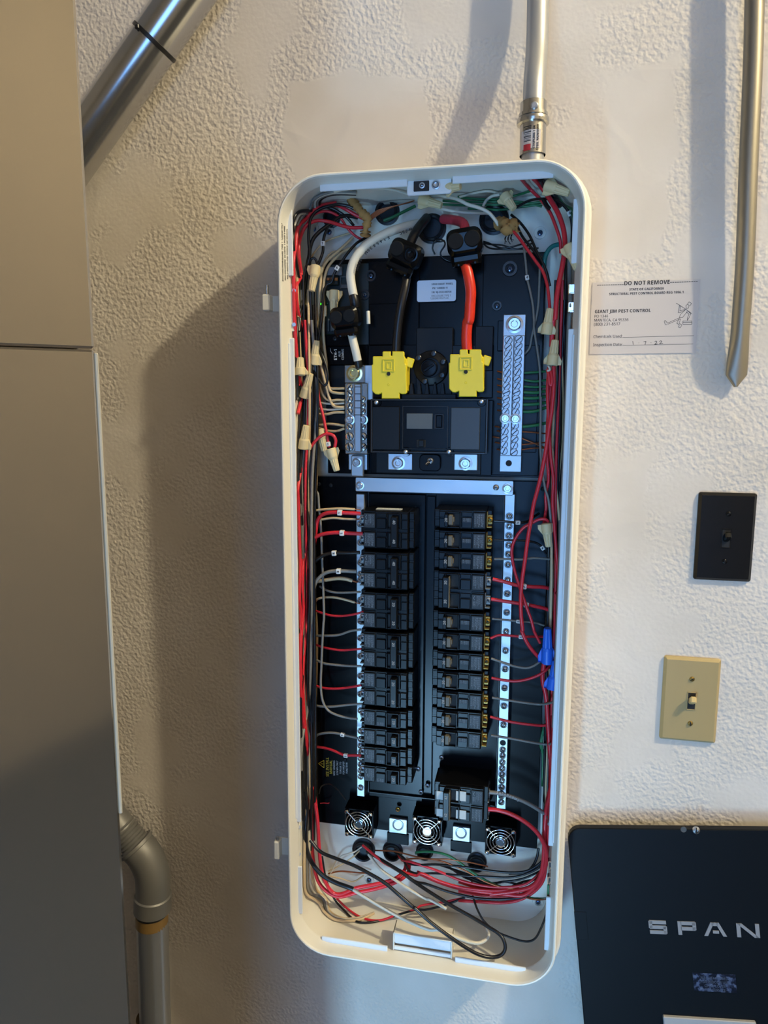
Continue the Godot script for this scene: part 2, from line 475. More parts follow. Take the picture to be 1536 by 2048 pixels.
func enclosure() -> void:
	mat("case", c8(228, 223, 208), 0.4)
	mat("strip", c8(224, 228, 230), 0.4)
	mat("recess", c8(16, 16, 17), 0.7)
	mat("steel", c8(200, 202, 204), 0.28, 0.95)
	mat("zinc", c8(188, 192, 196), 0.36, 0.9)
	mat("black", c8(20, 20, 22), 0.38)
	mat("print_dark", c8(28, 28, 30), 0.7)
	var l := P(565.7, 950, RIM_Z).x; var r := P(1147, 960, RIM_Z).x
	var t := P(720, 344.3, RIM_Z).y; var b := P(860, 1944, RIM_Z).y
	EN = Rect2(l, b, r - l, t - b)
	var mid := EN.get_center()
	var e := thing("panel_enclosure", "cream metal electrical enclosure with rounded corners and its cover removed", "electrical panel", Vector3(mid.x, b, 0))
	var path := outline(0.055)
	begin()
	band(path, [[-0.010, 0.0], [-0.010, 0.090], [-0.0092, 0.0935], [-0.007, 0.0955], [-0.0032, 0.0965]])
	obj("case", M.case, e)
	begin()
	band(path, [[-0.0032, 0.0960], [-0.0030, 0.1160], [-0.0022, 0.1188], [-0.0005, 0.1200], [0.0010, 0.1196], [0.0022, 0.1170], [0.0060, 0.1030], [0.0066, 0.1010]])
	obj("rim", M.case, e)
	begin()
	band(path, [[0.0066, 0.1010], [0.0070, 0.0990], [0.0070, 0.0060]])
	obj("side_walls", M.case, e)
	begin()
	var poly := PackedVector2Array()
	for p in path: poly.append(p[0] - p[1] * 0.0069 - Vector2(mid.x, mid.y))
	prism(poly, Vector3(mid.x, mid.y, 0), Basis.IDENTITY, 0.001, 0.006)
	obj("back_panel", M.case, e)
	# the white flange strips along the opening
	for s in [[640, 362, 815, 379, "t"], [905, 344, 1107, 361, "t"], [576, 420, 583, 552, "l"], [580, 676, 593, 1642, "l"], [592, 1732, 602, 1826, "l"],
			[1141, 398, 1152, 527, "r"], [1120, 658, 1146, 1695, "r"], [1104, 1795, 1113, 1902, "r"], [644, 1872, 775, 1900, "b"], [910, 1912, 1052, 1942, "b"]]:
		begin()
		var zc := 0.1015
		var q := span(s[0], s[1], s[2], s[3], zc)
		var c := q.get_center()
		match s[4]:
			"t": box(Vector3(c.x, EN.end.y - 0.0096, zc), Vector3(q.size.x, 0.0085, 0.003), 0.0008)
			"b": box(Vector3(c.x, EN.position.y + 0.0096, zc), Vector3(q.size.x, 0.0085, 0.003), 0.0008)
			"l": box(Vector3(EN.position.x + 0.0085, c.y, zc), Vector3(0.0066, q.size.y, 0.003), 0.0008)
			"r": box(Vector3(EN.end.x - 0.0085, c.y, zc), Vector3(0.0066, q.size.y, 0.003), 0.0008)
		if s[4] in ["l", "r"] and q.size.y > 0.2:   # the long strips carry a raised bead
			box(Vector3((EN.position.x + 0.0058) if s[4] == "l" else (EN.end.x - 0.0058), c.y, zc + 0.003), Vector3(0.0026, q.size.y * 0.98, 0.004), 0.001)
		obj("flange_strip", M.strip, e)

# ---------------------------------------------------------------- what is bolted into the enclosure
func part(called: String, parent: Node, material: Material, x0: float, y0: float, x1: float, y1: float, z0: float, z1: float, bev := 0.0008) -> MeshInstance3D:
	begin()
	slab(x0, y0, x1, y1, z0, z1, bev)
	return obj(called, material, parent)

func ring_bar(parent: Node, called: String, material: Material, x0: float, y0: float, x1: float, y1: float, z0: float, z1: float, w: float) -> MeshInstance3D:  # a raised rectangular frame
	begin()
	var r := span(x0, y0, x1, y1, z1)
	var zc := (z0 + z1) / 2; var h := z1 - z0
	for s in [[r.position.x + w / 2, r.get_center().y, w, r.size.y], [r.end.x - w / 2, r.get_center().y, w, r.size.y], [r.get_center().x, r.end.y - w / 2, r.size.x - w * 2, w], [r.get_center().x, r.position.y + w / 2, r.size.x - w * 2, w]]:
		box(Vector3(s[0], s[1], zc), Vector3(s[2], s[3], h), 0.0005)
	return obj(called, material, parent)

func hexbolt(at: Vector3, r: float, material: Material, parent: Node, called := "bolt") -> MeshInstance3D:
	begin()
	lathe(at, Vector3.BACK, [[r * 1.25, 0], [r * 1.25, r * 0.2], [r * 0.95, r * 0.25]], 20)
	lathe(at + Vector3(0, 0, r * 0.2), Vector3.BACK, [[r * 0.95, 0], [r * 0.95, r * 0.55], [r * 0.8, r * 0.7]], 6)
	lathe(at + Vector3(0, 0, r * 0.2), Vector3.BACK, [[r * 0.8, r * 0.7], [r * 0.5, r * 0.7], [r * 0.42, r * 0.45], [0, r * 0.45]], 16)
	return obj(called, material, parent)

func fittings_on_enclosure() -> void:
	var e := get_node("panel_enclosure")
	org = e.position
	# upper latch bracket with a power socket
	var q := span(814, 349, 903, 389, 0.098)
	begin()
	prism(rrect(q.size.x, q.size.y, 0.003), Vector3(q.get_center().x, q.get_center().y, 0), Basis.IDENTITY, 0.0955, 0.0985, 0.0008)
	box(Vector3(q.position.x + 0.001, q.get_center().y, 0.092), Vector3(0.002, q.size.y * 0.9, 0.012))
	obj("latch_bracket", M.strip, e)
	var sock := part("power_socket", e, M.black, 827, 361.5, 858, 382, 0.0980, 0.1000)
	begin(); lathe(P(844, 371, 0.1), Vector3.BACK, [[0.0035, 0], [0.0035, 0.0006], [0.0022, 0.0008], [0.0018, 0]], 16); rod(P(844, 371, 0.0995), P(844, 371, 0.1012), 0.0007); obj("socket_pin", M.zinc, sock)
	begin(); lathe(P(872, 370, 0.0985), Vector3.BACK, [[0.0052, 0], [0.0052, 0.0012], [0.0038, 0.0016], [0.0034, 0.0004]], 20); lathe(P(872, 370, 0.0985), Vector3.BACK, [[0.0032, 0.0003], [0.0028, 0.0018], [0.0012, 0.0012], [0, 0.0012]], 20); obj("bracket_screw", M.zinc, e)
	for x in [664, 1056]:   # seams across the enclosure's floor
		begin()
		box(Vector3(P(x, 1842, .02).x, EN.position.y + .0072, .052), Vector3(.0014, .0008, .09), .0003)
		obj("floor_seam", M.case, e)
	# lower latch bracket on the floor of the enclosure
	var b := span(787, 1874, 903, 1909, 0.101)
	var c := b.get_center()
	begin()
	box(Vector3(c.x, b.end.y - 0.001, 0.088), Vector3(b.size.x + 0.002, 0.002, 0.026))
	for s in [-1, 1]: box(Vector3(c.x + s * b.size.x / 2, c.y, 0.088), Vector3(0.002, b.size.y, 0.026))
	obj("lower_latch_bracket", M.case, e)
	begin()
	box(Vector3(c.x, c.y + b.size.y * 0.2, 0.0985), Vector3(b.size.x - 0.002, b.size.y * 0.56, 0.003))
	box(Vector3(c.x, c.y - b.size.y * 0.4, 0.0985), Vector3(b.size.x - 0.002, b.size.y * 0.2, 0.003))
	box(Vector3(c.x, c.y - b.size.y * 0.17, 0.094), Vector3(b.size.x - 0.002, b.size.y * 0.2, 0.003))
	obj("lower_latch_plate", M.strip, e)
	# hinge knuckles outside the left edge and the plates that hold them
	for h in [[521, 588, 541, 622, 570, 531], [545, 1684, 560, 1720, 1672, 551]]:
		begin()
		var k := span(h[0], h[1], h[2], h[3], 0.112)
		box(Vector3(k.get_center().x, k.get_center().y, 0.105), Vector3(k.size.x - 0.003, k.size.y, 0.014), 0.0016)
		var arm := EN.position.x - 0.009
		box(Vector3((k.end.x + arm) / 2, k.get_center().y, 0.098), Vector3(arm - k.end.x + 0.006, k.size.y * 0.95, 0.003))
		var o := obj("hinge_knuckle", M.case, e)
		begin()
		var pt := P(h[5], h[4], 0.106)
		rod(Vector3(k.get_center().x, k.end.y - 0.002, 0.106), Vector3(k.get_center().x, pt.y, 0.106), 0.0024, 12, 0.0006)
		obj("hinge_pin", M.steel, o)
	for h in [[577, 567, 589, 663], [592, 1640, 600, 1722]]:
		var o := part("hinge_plate", e, M.case, h[0], h[1], h[2], h[3], 0.093, 0.0965)
		for y in [h[1] + 14, h[3] - 14]:
			begin(); rod(P(h[2] - 1, y, 0.094), P(h[2] - 1, y, 0.098), 0.0024); obj("hinge_screw", M.zinc, o)
	# chrome catches on the right edge
	for h in [[1137, 567, 1155, 588], [1136, 603, 1155, 625], [1096, 1724, 1111, 1742], [1095, 1755, 1110, 1771]]:
		begin()
		slab(h[0], h[1], h[2], h[3], 0.088, 0.098, 0.001)
		slab(h[0] + 3, h[3] - 4, h[2] + 2, h[3], 0.088, 0.1, 0.001)
		obj("catch", M.chrome, e)
	for h in [[1153, 546, 1158, 640], [1111, 1712, 1116, 1792]]: part("catch_plate", e, M.zinc, h[0], h[1], h[2], h[3], 0.09, 0.0965)
	# knockout bushings through the back
	for k in [[664, 438, .010], [864, 458, .016], [988, 440, .016], [775, 425, .014], [728, 1698, .015], [786, 1700, .013], [954, 1722, .012], [850, 1700, .011]]:
		begin()
		var at := P(k[0], k[1], 0.006)
		var r: float = k[2]
		lathe(at, Vector3.BACK, [[r * 1.2, 0], [r * 1.2, .003], [r, .004], [r, .010], [r * .92, .011], [r * .8, .010], [r * .78, 0.0]], 24, 0)
		lathe(at, Vector3.BACK, [[r * .78, 0.0006], [0, 0.0006]], 24)
		obj("knockout_bushing", M.bushing, e)
	for k in [[627, 458], [658, 464], [1080, 466], [1076, 1804], [738, 1760]]:
		begin(); lathe(P(k[0], k[1], .006), Vector3.BACK, [[.008, 0], [.0075, .0012], [.005, .0014]], 20); obj("screw_dimple", M.case, e)
		screw(P(k[0], k[1], .0072), .0036, M.blued, e, "phillips", .4, "case_screw")
	# small raised triangle on the top shoulder
	begin()
	var t := P(861, 329, .097)
	prism(PackedVector2Array([Vector2(-.0027, -.0022), Vector2(.0027, -.0022), Vector2(0, .0026)]), Vector3(t.x, EN.end.y + 0.0050, .0958), Basis.IDENTITY, 0, .0006)
	obj("triangle_mark", M.print_dark, e)
	# print on the left gutter of the rim
	for k in 3: lettering(["ENCLOSED PANELBOARD  TYPE 1  120/240 VOLT", "MAX 200 AMPERE  60 HERTZ  1 PHASE 3 WIRE", "FIELD WIRING AND TORQUE SEE MANUAL"][k], .0013, Vector3(EN.position.x + .0030 + k * .0014, P(566, 505, .115).y, .1155 - k * .0051) - org, M.print_dark, e, PI / 2, "Droid Sans", false, 1.0, Basis(Vector3.UP, 1.3), "rim_print")

func plates() -> void:
	mat("plate", c8(5, 5, 7), 0.24, 0.0, 0.28)
	mat("plate_soft", c8(12, 13, 15), 0.4, 0.0, 0.35)
	mat("plate_edge", c8(24, 25, 27), 0.3)
	mat("chrome", c8(215, 218, 222), 0.1, 1.0)
	mat("bushing", c8(38, 40, 44), 0.35, 0.4)
	mat("blued", c8(96, 116, 150), 0.25, 0.9)
	mat("brass", c8(206, 164, 72), 0.25, 0.95)
	mat("yellow", c8(222, 200, 38), 0.42)
	mat("yellow_print", c8(205, 175, 50), 0.7)
	mat("white_print", c8(190, 190, 190), 0.7)
	mat("shine", c8(205, 206, 208), 0.22, 0.95)
	mat("pcb", c8(14, 26, 22), 0.4)
	mat("shield", c8(120, 124, 130), 0.4, 0.7)
	mat("orange_plastic", c8(150, 88, 36), 0.45)
	mat("grey_plastic", c8(66, 70, 72), 0.5)
	mat("screw_flat", c8(170, 174, 178), 0.4, 0.85)
	mat("brushed", c8(176, 178, 180), 0.38, 0.9)
	var u := thing("upper_mounting_plate", "black moulded upper plate carrying the main switch and both lug covers", "mounting plate", P(860, 950, .012))
	part("plate", u, M.plate, 654, 512, 1086, 951, .012, .030)
	part("left_plate", u, M.plate, 735, 521, 838, 790, .030, .036)
	part("right_plate", u, M.plate, 962, 508, 1084, 951, .030, .035)
	part("raised_frame", u, M.plate, 738, 607, 796, 690, .036, .041)
	part("cap_backing", u, M.plate_soft, 832, 655, 905, 792, .030, .046)
	part("lug_backing", u, M.plate_soft, 950, 652, 986, 742, .030, .046)
	part("lug_backing", u, M.plate, 736, 690, 840, 796, .030, .044)
	part("lug_backing", u, M.plate, 892, 690, 986, 796, .030, .044)
	part("ledge", u, M.plate_soft, 803, 788, 912, 803, .030, .058)
	for k in 5:
		begin()
		var x := 824.0 + k * 15.5
		prism(PackedVector2Array([Vector2(-.0035, -.009), Vector2(.0035, -.009), Vector2(0.0012, .009), Vector2(-0.0012, .009)]), P(x, 781, .05) * Vector3(1, 1, 0), Basis.IDENTITY, .046, .056, .0004)
		obj("rib", M.plate_soft, u)
	part("hatch", u, M.plate, 995, 641, 1012, 702, .035, .041)
	part("relay_block", u, M.plate, 1045, 690, 1076, 905, .035, .038)
	for k in [[1020, 538, .0062], [994, 612, .004], [742, 552, .0048], [730, 590, .0044]]:
		begin(); lathe(P(k[0], k[1], .035), Vector3.BACK, [[k[2] * 1.6, 0], [k[2] * 1.5, .003], [k[2], .003], [k[2], .001]], 20); obj("screw_boss", M.plate_edge, u)
		screw(P(k[0], k[1], .0362), k[2] * .62, M.blued, u, "phillips", .7)
	# lower plate with breaker trays
	var d := thing("lower_mounting_plate", "black moulded lower plate behind the two breaker columns and the fans", "mounting plate", P(860, 1690, .012))
	part("plate", d, M.plate, 632, 958, 1088, 1672, .012, .026)
	part("left_tray", d, M.plate, 738, 988, 848, 1598, .026, .033)
	part("right_tray", d, M.plate, 868, 988, 1000, 1598, .026, .033)
	ring_bar(d, "tray_border", M.plate_edge, 736, 986, 1001, 1600, .026, .037, .0016)
	part("centre_channel", d, M.plate, 850, 992, 867, 1598, .026, .029)
	for k in [[836, 1538], [842, 1584], [883, 1515], [888, 1544], [964, 1560], [855, 1571], [796, 1618]]:
		screw(P(k[0], k[1], .033), .0036, M.brass if k[0] == 796 else M.zinc, d, "phillips", .3)
	for k in [[638, 968], [662, 970], [1086, 978], [690, 1520]]:
		screw(P(k[0], k[1], .026), .003, M.bushing, d, "phillips", .3)
	for k in 2:
		var q = [[778, 1638, 814, 1667], [905, 1654, 940, 1683]][k]
		var pd := part("busbar_pad", d, M.zinc, q[0], q[1], q[2], q[3], .026, .032)
		begin(); lathe(P((q[0] + q[2]) / 2, (q[1] + q[3]) / 2 - 2, .032), Vector3.BACK, [[.0085, 0], [.0085, .001], [.0065, .0014], [.006, .0006], [0, .0006]], 24); obj("pad_hole", M.zinc, pd)
		part("pad_support", d, M.plate, q[0] - 4, q[3], q[2] + 3, q[3] + 22, .026, .03)
	# lettering moulded on the plates
	pass
	for k in 2: lettering(["SEE INSTALL", "MANUAL"][k], .0056, P(655 + k * 7, 1534, .0263) - org, M.yellow_print, d, PI / 2, "Droid Sans", false, 1.0, Basis.IDENTITY, "warning_lettering")
	begin()
	var tr := span(637, 1520, 648, 1535, .0264)
	for k in 3:
		var pp := [Vector3(tr.position.x, tr.get_center().y, .0265), Vector3(tr.end.x, tr.end.y, .0265), Vector3(tr.end.x, tr.position.y, .0265)]
		rod(pp[k], pp[(k + 1) % 3], .0005, 6)
	rod(Vector3(tr.position.x + .0035, tr.get_center().y, .0265), Vector3(tr.end.x - .0015, tr.get_center().y, .0265), .0005, 6)
	obj("warning_triangle", M.yellow_print, d)
	for k in 5: lettering(["WIRE BINDING", "SCREWS ONLY", "TORQUE TO", "FOR PROPER", "FUNCTION"][k], .0036, P(668.5 + k * 6.3, 1536, .0263) - org, M.white_print, d, PI / 2, "Droid Sans", false, 1.0, Basis.IDENTITY, "notice_lettering")

func control_board() -> void:
	var t := thing("control_board", "small dark circuit board with green lamp and grey sockets at upper left", "circuit board", P(690, 740, .026))
	part("circuit_board", t, M.pcb, 644, 528, 738, 690, .030, .036, .0003)
	part("metal_shield", t, M.shield, 652, 533, 684, 551, .036, .042)
	var s := part("terminal_block", t, M.pcb, 650, 552, 676, 570, .036, .044)
	for k in 3: part("terminal_lever", s, M.orange_plastic, 653 + k * 8, 555, 659 + k * 8, 561, .044, .047, .0005)
	ring_bar(t, "socket_frame", M.grey_plastic, 680, 552, 700, 577, .036, .040, .0016)
	part("socket_lid", t, M.grey_plastic, 681, 568, 700, 577, .036, .0405)
	ring_bar(t, "socket_frame", M.grey_plastic, 661, 636, 688, 662, .036, .042, .0018)
	part("socket_lid", t, M.grey_plastic, 663, 653, 686, 661, .036, .0425)
	part("guide_rail", t, M.grey_plastic, 655, 637, 658, 663, .036, .04)
	part("module_cover", t, M.plate, 648, 668, 700, 692, .036, .044)
	part("module_cover", t, M.plate, 646, 692, 706, 730, .030, .040)
	part("wire_duct", t, M.plate_soft, 652, 730, 694, 900, .026, .036)
	screw(P(670, 677, .044), .0032, M.bushing, t)
	for k in 2:
		var at := P([643.5, 656][k], [608.5, 607][k], .037)
		begin(); lathe(at, Vector3.BACK, [[.0016, 0], [.0016, .002], [.001, .003], [0, .0032]], 12)
		obj("indicator_lamp", M.led if k == 0 else M.led_off, t)
	lettering("ETH-1", .0056, P(671, 709, .0402) - org, M.white_print, t, PI / 2, "Droid Sans", true)
	lettering("AUX", .0040, P(679, 708, .0402) - org, M.white_print, t, PI / 2)
	lettering("COMMS", .0040, P(685.5, 709, .0402) - org, M.white_print, t, PI / 2)
	begin()
	var a := P(661, 697, .0403); var b := P(661, 702, .0403); var c := P(665, 708, .0403)
	rod(a, b, .0004, 6); rod(b, c, .0004, 6)
	obj("pointer_line", M.white_print, t)

func main_switch() -> void:
	var t := thing("main_switch", "black main disconnect with grey window and clear-edged cover below yellow lug covers", "main breaker", P(858, 948, .03))
	part("base", t, M.plate, 742, 800, 985, 949, .030, .054, .001)
	part("lower_bay", t, M.plate_soft, 752, 905, 962, 948, .054, .057)
	var cv := part("cover", t, M.plate, 742, 799, 974, 906, .054, .071, .002)
	ring_bar(cv, "cover_rim", M.plate_edge, 741, 798, 975, 907, .069, .0755, .0022)
	part("cover_panel", cv, M.plate_soft, 744, 813, 799, 900, .071, .0735)
	part("cover_panel", cv, M.panel_sheen, 901, 815, 960, 900, .071, .0738)  # lighter grey puts reflected daylight into this panel's colour
	ring_bar(cv, "cover_step", M.plate_edge, 804, 812, 896, 899, .070, .0732, .0012)
	part("window", cv, M.window, 813, 827, 865, 858, .071, .0726)
	ring_bar(cv, "button_frame", M.plate_edge, 869, 828, 887, 858, .071, .0742, .0012)
	part("button", cv, M.plate, 872, 831, 884, 855, .071, .0738)
	part("toggle_slot", cv, M.recess, 833, 880, 851, 895, .071, .0724)
	part("toggle", cv, M.plate_soft, 837, 880, 848, 894, .071, .0765)
	for k in [[753, 805], [963, 803.5], [811.5, 904], [898, 904]]:
		begin(); lathe(P(k[0], k[1], .0745), Vector3.BACK, [[.0062, -.004], [.0055, -.001]], 16); obj("screw_ear", M.plate, cv)
		begin(); lathe(P(k[0], k[1], .0740), Vector3.BACK, [[.0030, 0], [.0026, .0018], [.0014, .0028], [0, .003]], 16); obj("cover_screw", M.zinc, cv)
	for k in 2:
		var q = [[776, 907, 825, 940], [908, 908, 955, 941]][k]
		var l := part("lug_pad", t, M.zinc, q[0], q[1], q[2], q[3], .054, .060)
		hexbolt(P([797, 931][k], [926, 927][k], .060), .0072, M.steel, l, "lug_bolt")
	begin()
	prism(rrect(.028, .022, .006), P(861, 925, .06) * Vector3(1, 1, 0), Basis.IDENTITY, .056, .066, .001)
	obj("sense_terminal", M.plate, t)
	begin(); rod(P(853, 929, .066), P(859, 923, .069), .0022, 12, .0006); obj("terminal_pin", M.chrome, t)
	screw(P(861, 921, .066), .0045, M.steel, t)

func lug_cover(dx: float, dy: float, label: String) -> void:   # measured on the left one; dx, dy in pixels move it to its place
	var z := .074
	var p := func(u: float, v: float) -> Vector3: return P(720 + u / 5.908 + dx, 680 + v / 5.908 + dy, z)
	var c: Vector3 = p.call(342, 415)
	var t := thing("lug_cover", label, "lug cover", Vector3(c.x, c.y, .044), "yellow lug covers")
	var poly := PackedVector2Array()
	for q in [[150, 200], [158, 192], [265, 192], [265, 145], [275, 135], [358, 135], [361, 185], [379, 185], [381, 135], [510, 135], [520, 145], [520, 192], [530, 200], [530, 278], [545, 292], [552, 600], [552, 622], [535, 638], [495, 640], [465, 628], [465, 695], [255, 695], [255, 628], [215, 645], [180, 640], [140, 600], [136, 300], [150, 285]]:
		var w: Vector3 = p.call(q[0], q[1])
		poly.append(Vector2(w.x - c.x, w.y - c.y))
	begin(); prism(poly, Vector3(c.x, c.y, 0), Basis.IDENTITY, .0695, z, .0009); obj("front", M.yellow, t)
	var w := p.call(540, 400).x - p.call(140, 400).x as float
	var h := p.call(340, 210).y - p.call(340, 630).y as float
	begin(); box(Vector3(c.x + .0015, c.y, .058), Vector3(w - .002, h - .002, .026), .002); obj("body", M.yellow, t)
	begin(); box(Vector3(c.x + w / 2 + .003, c.y + h * .36, .064), Vector3(.010, .012, .005), .001, Basis(Vector3.BACK, -.3)); obj("side_tab", M.yellow, t)
	var m: Vector3 = p.call(338, 300)
	begin()
	for s in [[0, .0075, .0158, .0016], [0, -.0075, .0158, .0016]]: box(Vector3(m.x, m.y + s[1], z + .0004), Vector3(s[2], s[3], .0014), .0004)
	for s in [-1, 1]: box(Vector3(m.x + s * .0071, m.y, z + .0004), Vector3(.0016, .0136, .0014), .0004)
	obj("square_mark", M.yellow, t)
	begin()
	for s in [-1, 1]: box(Vector3(m.x + .0005, m.y + s * .0040, z + .0003), Vector3(.0066, .0015, .0012), .0004)
	box(Vector3(m.x - .0024, m.y, z + .0003), Vector3(.0015, .0094, .0012), .0004)
	box(Vector3(m.x + .0034, m.y, z + .0003), Vector3(.0015, .0066, .0012), .0004)
	obj("letter_mark", M.yellow, t)
	var hl: Vector3 = p.call(338, 400)
	begin(); lathe(hl, Vector3.BACK, [[.0032, 0], [.0032, .0005], [.0026, .0006]], 16); obj("probe_rim", M.yellow, t)
	begin(); lathe(hl, Vector3.BACK, [[.0026, .0003], [0, .0003]], 16); obj("probe_hole", M.recess, t)
	hl = p.call(338, 525)
	begin(); lathe(hl, Vector3.BACK, [[.0016, 0], [.0013, .0003], [.0007, .0001], [0, .0001]], 14); obj("gate_mark", M.yellow, t)

func round_cap() -> void:
	var c := P(861.5, 736, .052)
	var t := thing("round_cap", "round black riveted cap between the two yellow lug covers", "cap", Vector3(c.x, c.y, .046))
	begin(); lathe(Vector3(c.x, c.y, .046), Vector3.BACK, [[.0225, 0], [.0225, .004], [.0215, .006], [.0130, .009], [.0125, .0065], [0, .0065]], 32); obj("dome", M.plate_soft, t)
	begin(); lathe(c + Vector3(-.002, 0, 0), Vector3.BACK, [[.0112, 0], [.0112, .004], [.0102, .005], [.0094, .005], [.009, .004], [0, .0045]], 28); box(c + Vector3(-.002, 0, .0052), Vector3(.015, .0035, .002), .0006, Basis(Vector3.BACK, .6)); obj("knob", M.plate, t)
	for k in [[868, 160], [980, 258], [970, 415], [765, 490], [690, 210]]:
		var p := C("L", k[0], k[1], .0545)
		begin(); lathe(p, Vector3.BACK, [[.0040, -.002], [.0038, .0006], [.0028, .0014], [0, .0016]], 16); obj("rivet", M.plate_edge, t)

func bars() -> void:
	# vertical bus strips with their screws
	for k in 2:
		var q = [[713, 988, 729, 1593, 721], [1001, 988, 1021, 1619, 1010]][k]
		var t := thing("terminal_strip", ["narrow zinc terminal strip left of the left breaker column", "narrow bright terminal strip right of the right breaker column"][k], "terminal strip", P(q[4], q[3], .026), "vertical terminal strips")
		var r := span(q[0], q[1], q[2], q[3], .046)
		begin(); box(Vector3(r.get_center().x, r.get_center().y, .036), Vector3(r.size.x, r.size.y, .020), .0008); obj("bar", M.brushed, t)
		var ys := [1048, 1085, 1125, 1148, 1160, 1200, 1242, 1276, 1312, 1352, 1388, 1421, 1462, 1478, 1492, 1504, 1517, 1529, 1541, 1553, 1575] if k == 0 else [1032, 1052, 1071, 1090, 1108, 1129, 1160, 1187, 1224.5, 1263, 1301, 1338, 1376, 1412, 1450, 1500, 1512, 1525, 1537, 1550, 1562, 1575, 1593, 1605]
		for y in ys:
			var at := Vector3(r.get_center().x, P(q[4], y, .046).y, .046)
			begin(); lathe(at, Vector3.BACK, [[.0047, 0], [.0047, .0003], [.0041, .0005]], 18); obj("screw_hole", M.bushing, t)
			screw(at, .0036, M.steel, t, "slot", rng.randf_range(0, 3))
		if k == 1:
			for y in [1486, 1587]:
				begin(); lathe(Vector3(r.get_center().x, P(1010, y, .046).y, .0461), Vector3.BACK, [[.0042, .0001], [0, .0001]], 18); obj("empty_hole", M.recess, t)
	var t := thing("cross_bar", "horizontal brushed zinc bar joining the two terminal strips", "bus bar", P(868, 985, .046))
	var r := span(711, 957, 1027, 988, .050)
	begin(); prism(rrect(r.size.x, r.size.y - .0015, .002), Vector3(r.get_center().x, r.get_center().y, 0), Basis.IDENTITY, .0465, .0505, .0006); obj("bar", M.brushed, t)
	hexbolt(P(720, 971, .0505), .0046, M.steel, t)
	hexbolt(P(1015, 977, .0505), .0056, M.steel, t)
	screw(P(992, 975, .0505), .0040, M.steel, t)
	# neutral block, upper left
	t = thing("neutral_bar", "plated neutral block with two screw columns left of the main switch", "terminal bar", P(712, 905, .030), "screw terminal bars")
	part("back_plate", t, M.zinc, 706, 730, 746, 800, .040, .046)
	var bp := part("top_pad", t, M.shine_dark, 689, 730, 729, 766, .046, .054)
	hexbolt(P(709, 747, .054), .0088, M.brass_pale, bp, "lug_screw")
	part("block", t, M.shine_dark, 690, 766, 735, 908, .040, .056)
	part("centre_ridge", t, M.screw_flat, 708, 767, 723, 905, .056, .0615, .002)
	for k in 5: part("ridge_groove", t, M.recess, 709, 773 + k * 14, 722, 774.5 + k * 14, .060, .0618, .0001)
	var rows := [774, 786, 798.5, 811, 823, 839.5, 853.5, 873, 894]
	for k in rows.size():
		var big: bool = k >= 7
		if k == 5:
			hexbolt(P(700, rows[k], .056), .0055, M.steel, t); hexbolt(P(726, rows[k], .056), .0055, M.steel, t)
			continue
		screw(P(699.5, rows[k], .056), .0062 if big else .0046, M.steel, t, "slot", rng.randf_range(.5, 2.4), "terminal_screw")
		if k >= 2: screw(P(726.5, rows[k], .056), .0056 if big else .0040, M.steel, t, "slot", rng.randf_range(.5, 2.4), "terminal_screw")
	t = thing("bonding_strap", "small bent zinc strap below the left neutral block", "strap", P(713, 955, .046))
	part("strap", t, M.brushed, 702, 911, 727, 953, .046, .053, .0012)
	part("strap_back", t, M.zinc, 697, 908, 735, 940, .034, .044)
	hexbolt(P(714, 925, .053), .0052, M.steel, t)
	# ground bar, upper right
	t = thing("ground_bar", "long plated ground bar with two columns of slotted screws at upper right", "terminal bar", P(1022, 945, .035), "screw terminal bars")
	var g := span(1003, 629, 1047, 944, .054)
	begin(); box(Vector3(g.get_center().x, g.get_center().y, .051), Vector3(g.size.x, g.size.y, .006), .0006); obj("base_bar", M.brushed, t)
	var g2 := span(1003, 671, 1047, 912, .060)
	for s in [-1, 1]:
		begin(); box(Vector3(g2.get_center().x + s * g2.size.x * .25, g2.get_center().y, .057), Vector3(g2.size.x * .49, g2.size.y, .007), .0008); obj("screw_rail", M.brushed, t)
	hexbolt(P(1029, 649, .054), .0088, M.steel, t, "lug_screw")
	begin(); lathe(P(1017.5, 926.5, .0541), Vector3.BACK, [[.0040, .0001], [0, .0001]], 18); obj("empty_hole", M.recess, t)
	for k in 18:
		for s in 2:
			var v := 365.0 + k * 58.8
			var at := C("D", [800.0, 893.0][s] - k * [2.5, 2.6][s], v + (-13 if s == 1 else 0) + k * (1.4 if s == 1 else 0.0), .0605)
			if k == 12: hexbolt(at, .0055, M.steel, t)
			else:
				begin(); lathe(at, Vector3.BACK, [[.0050, 0], [.0050, .0002], [.0045, .0002]], 18); obj("screw_hole", M.bushing, t)
				flat_screw(at, .0044, M.screw_flat, t, rng.randf_range(.4, 1.2))

func flat_screw(at: Vector3, r: float, material: Material, parent: Node, tilt: float) -> void:
	begin()
	lathe(at, Vector3.BACK, [[r, 0], [r, .0004], [r * .9, .0007], [0, .0007]], 18)
	var o := obj("terminal_screw", material, parent)
	begin(); box(at + Vector3(0, 0, .0006), Vector3(r * 1.8, r * .24, .0005), .0, Basis(Vector3.BACK, tilt)); obj("drive_recess", M.recess, o)

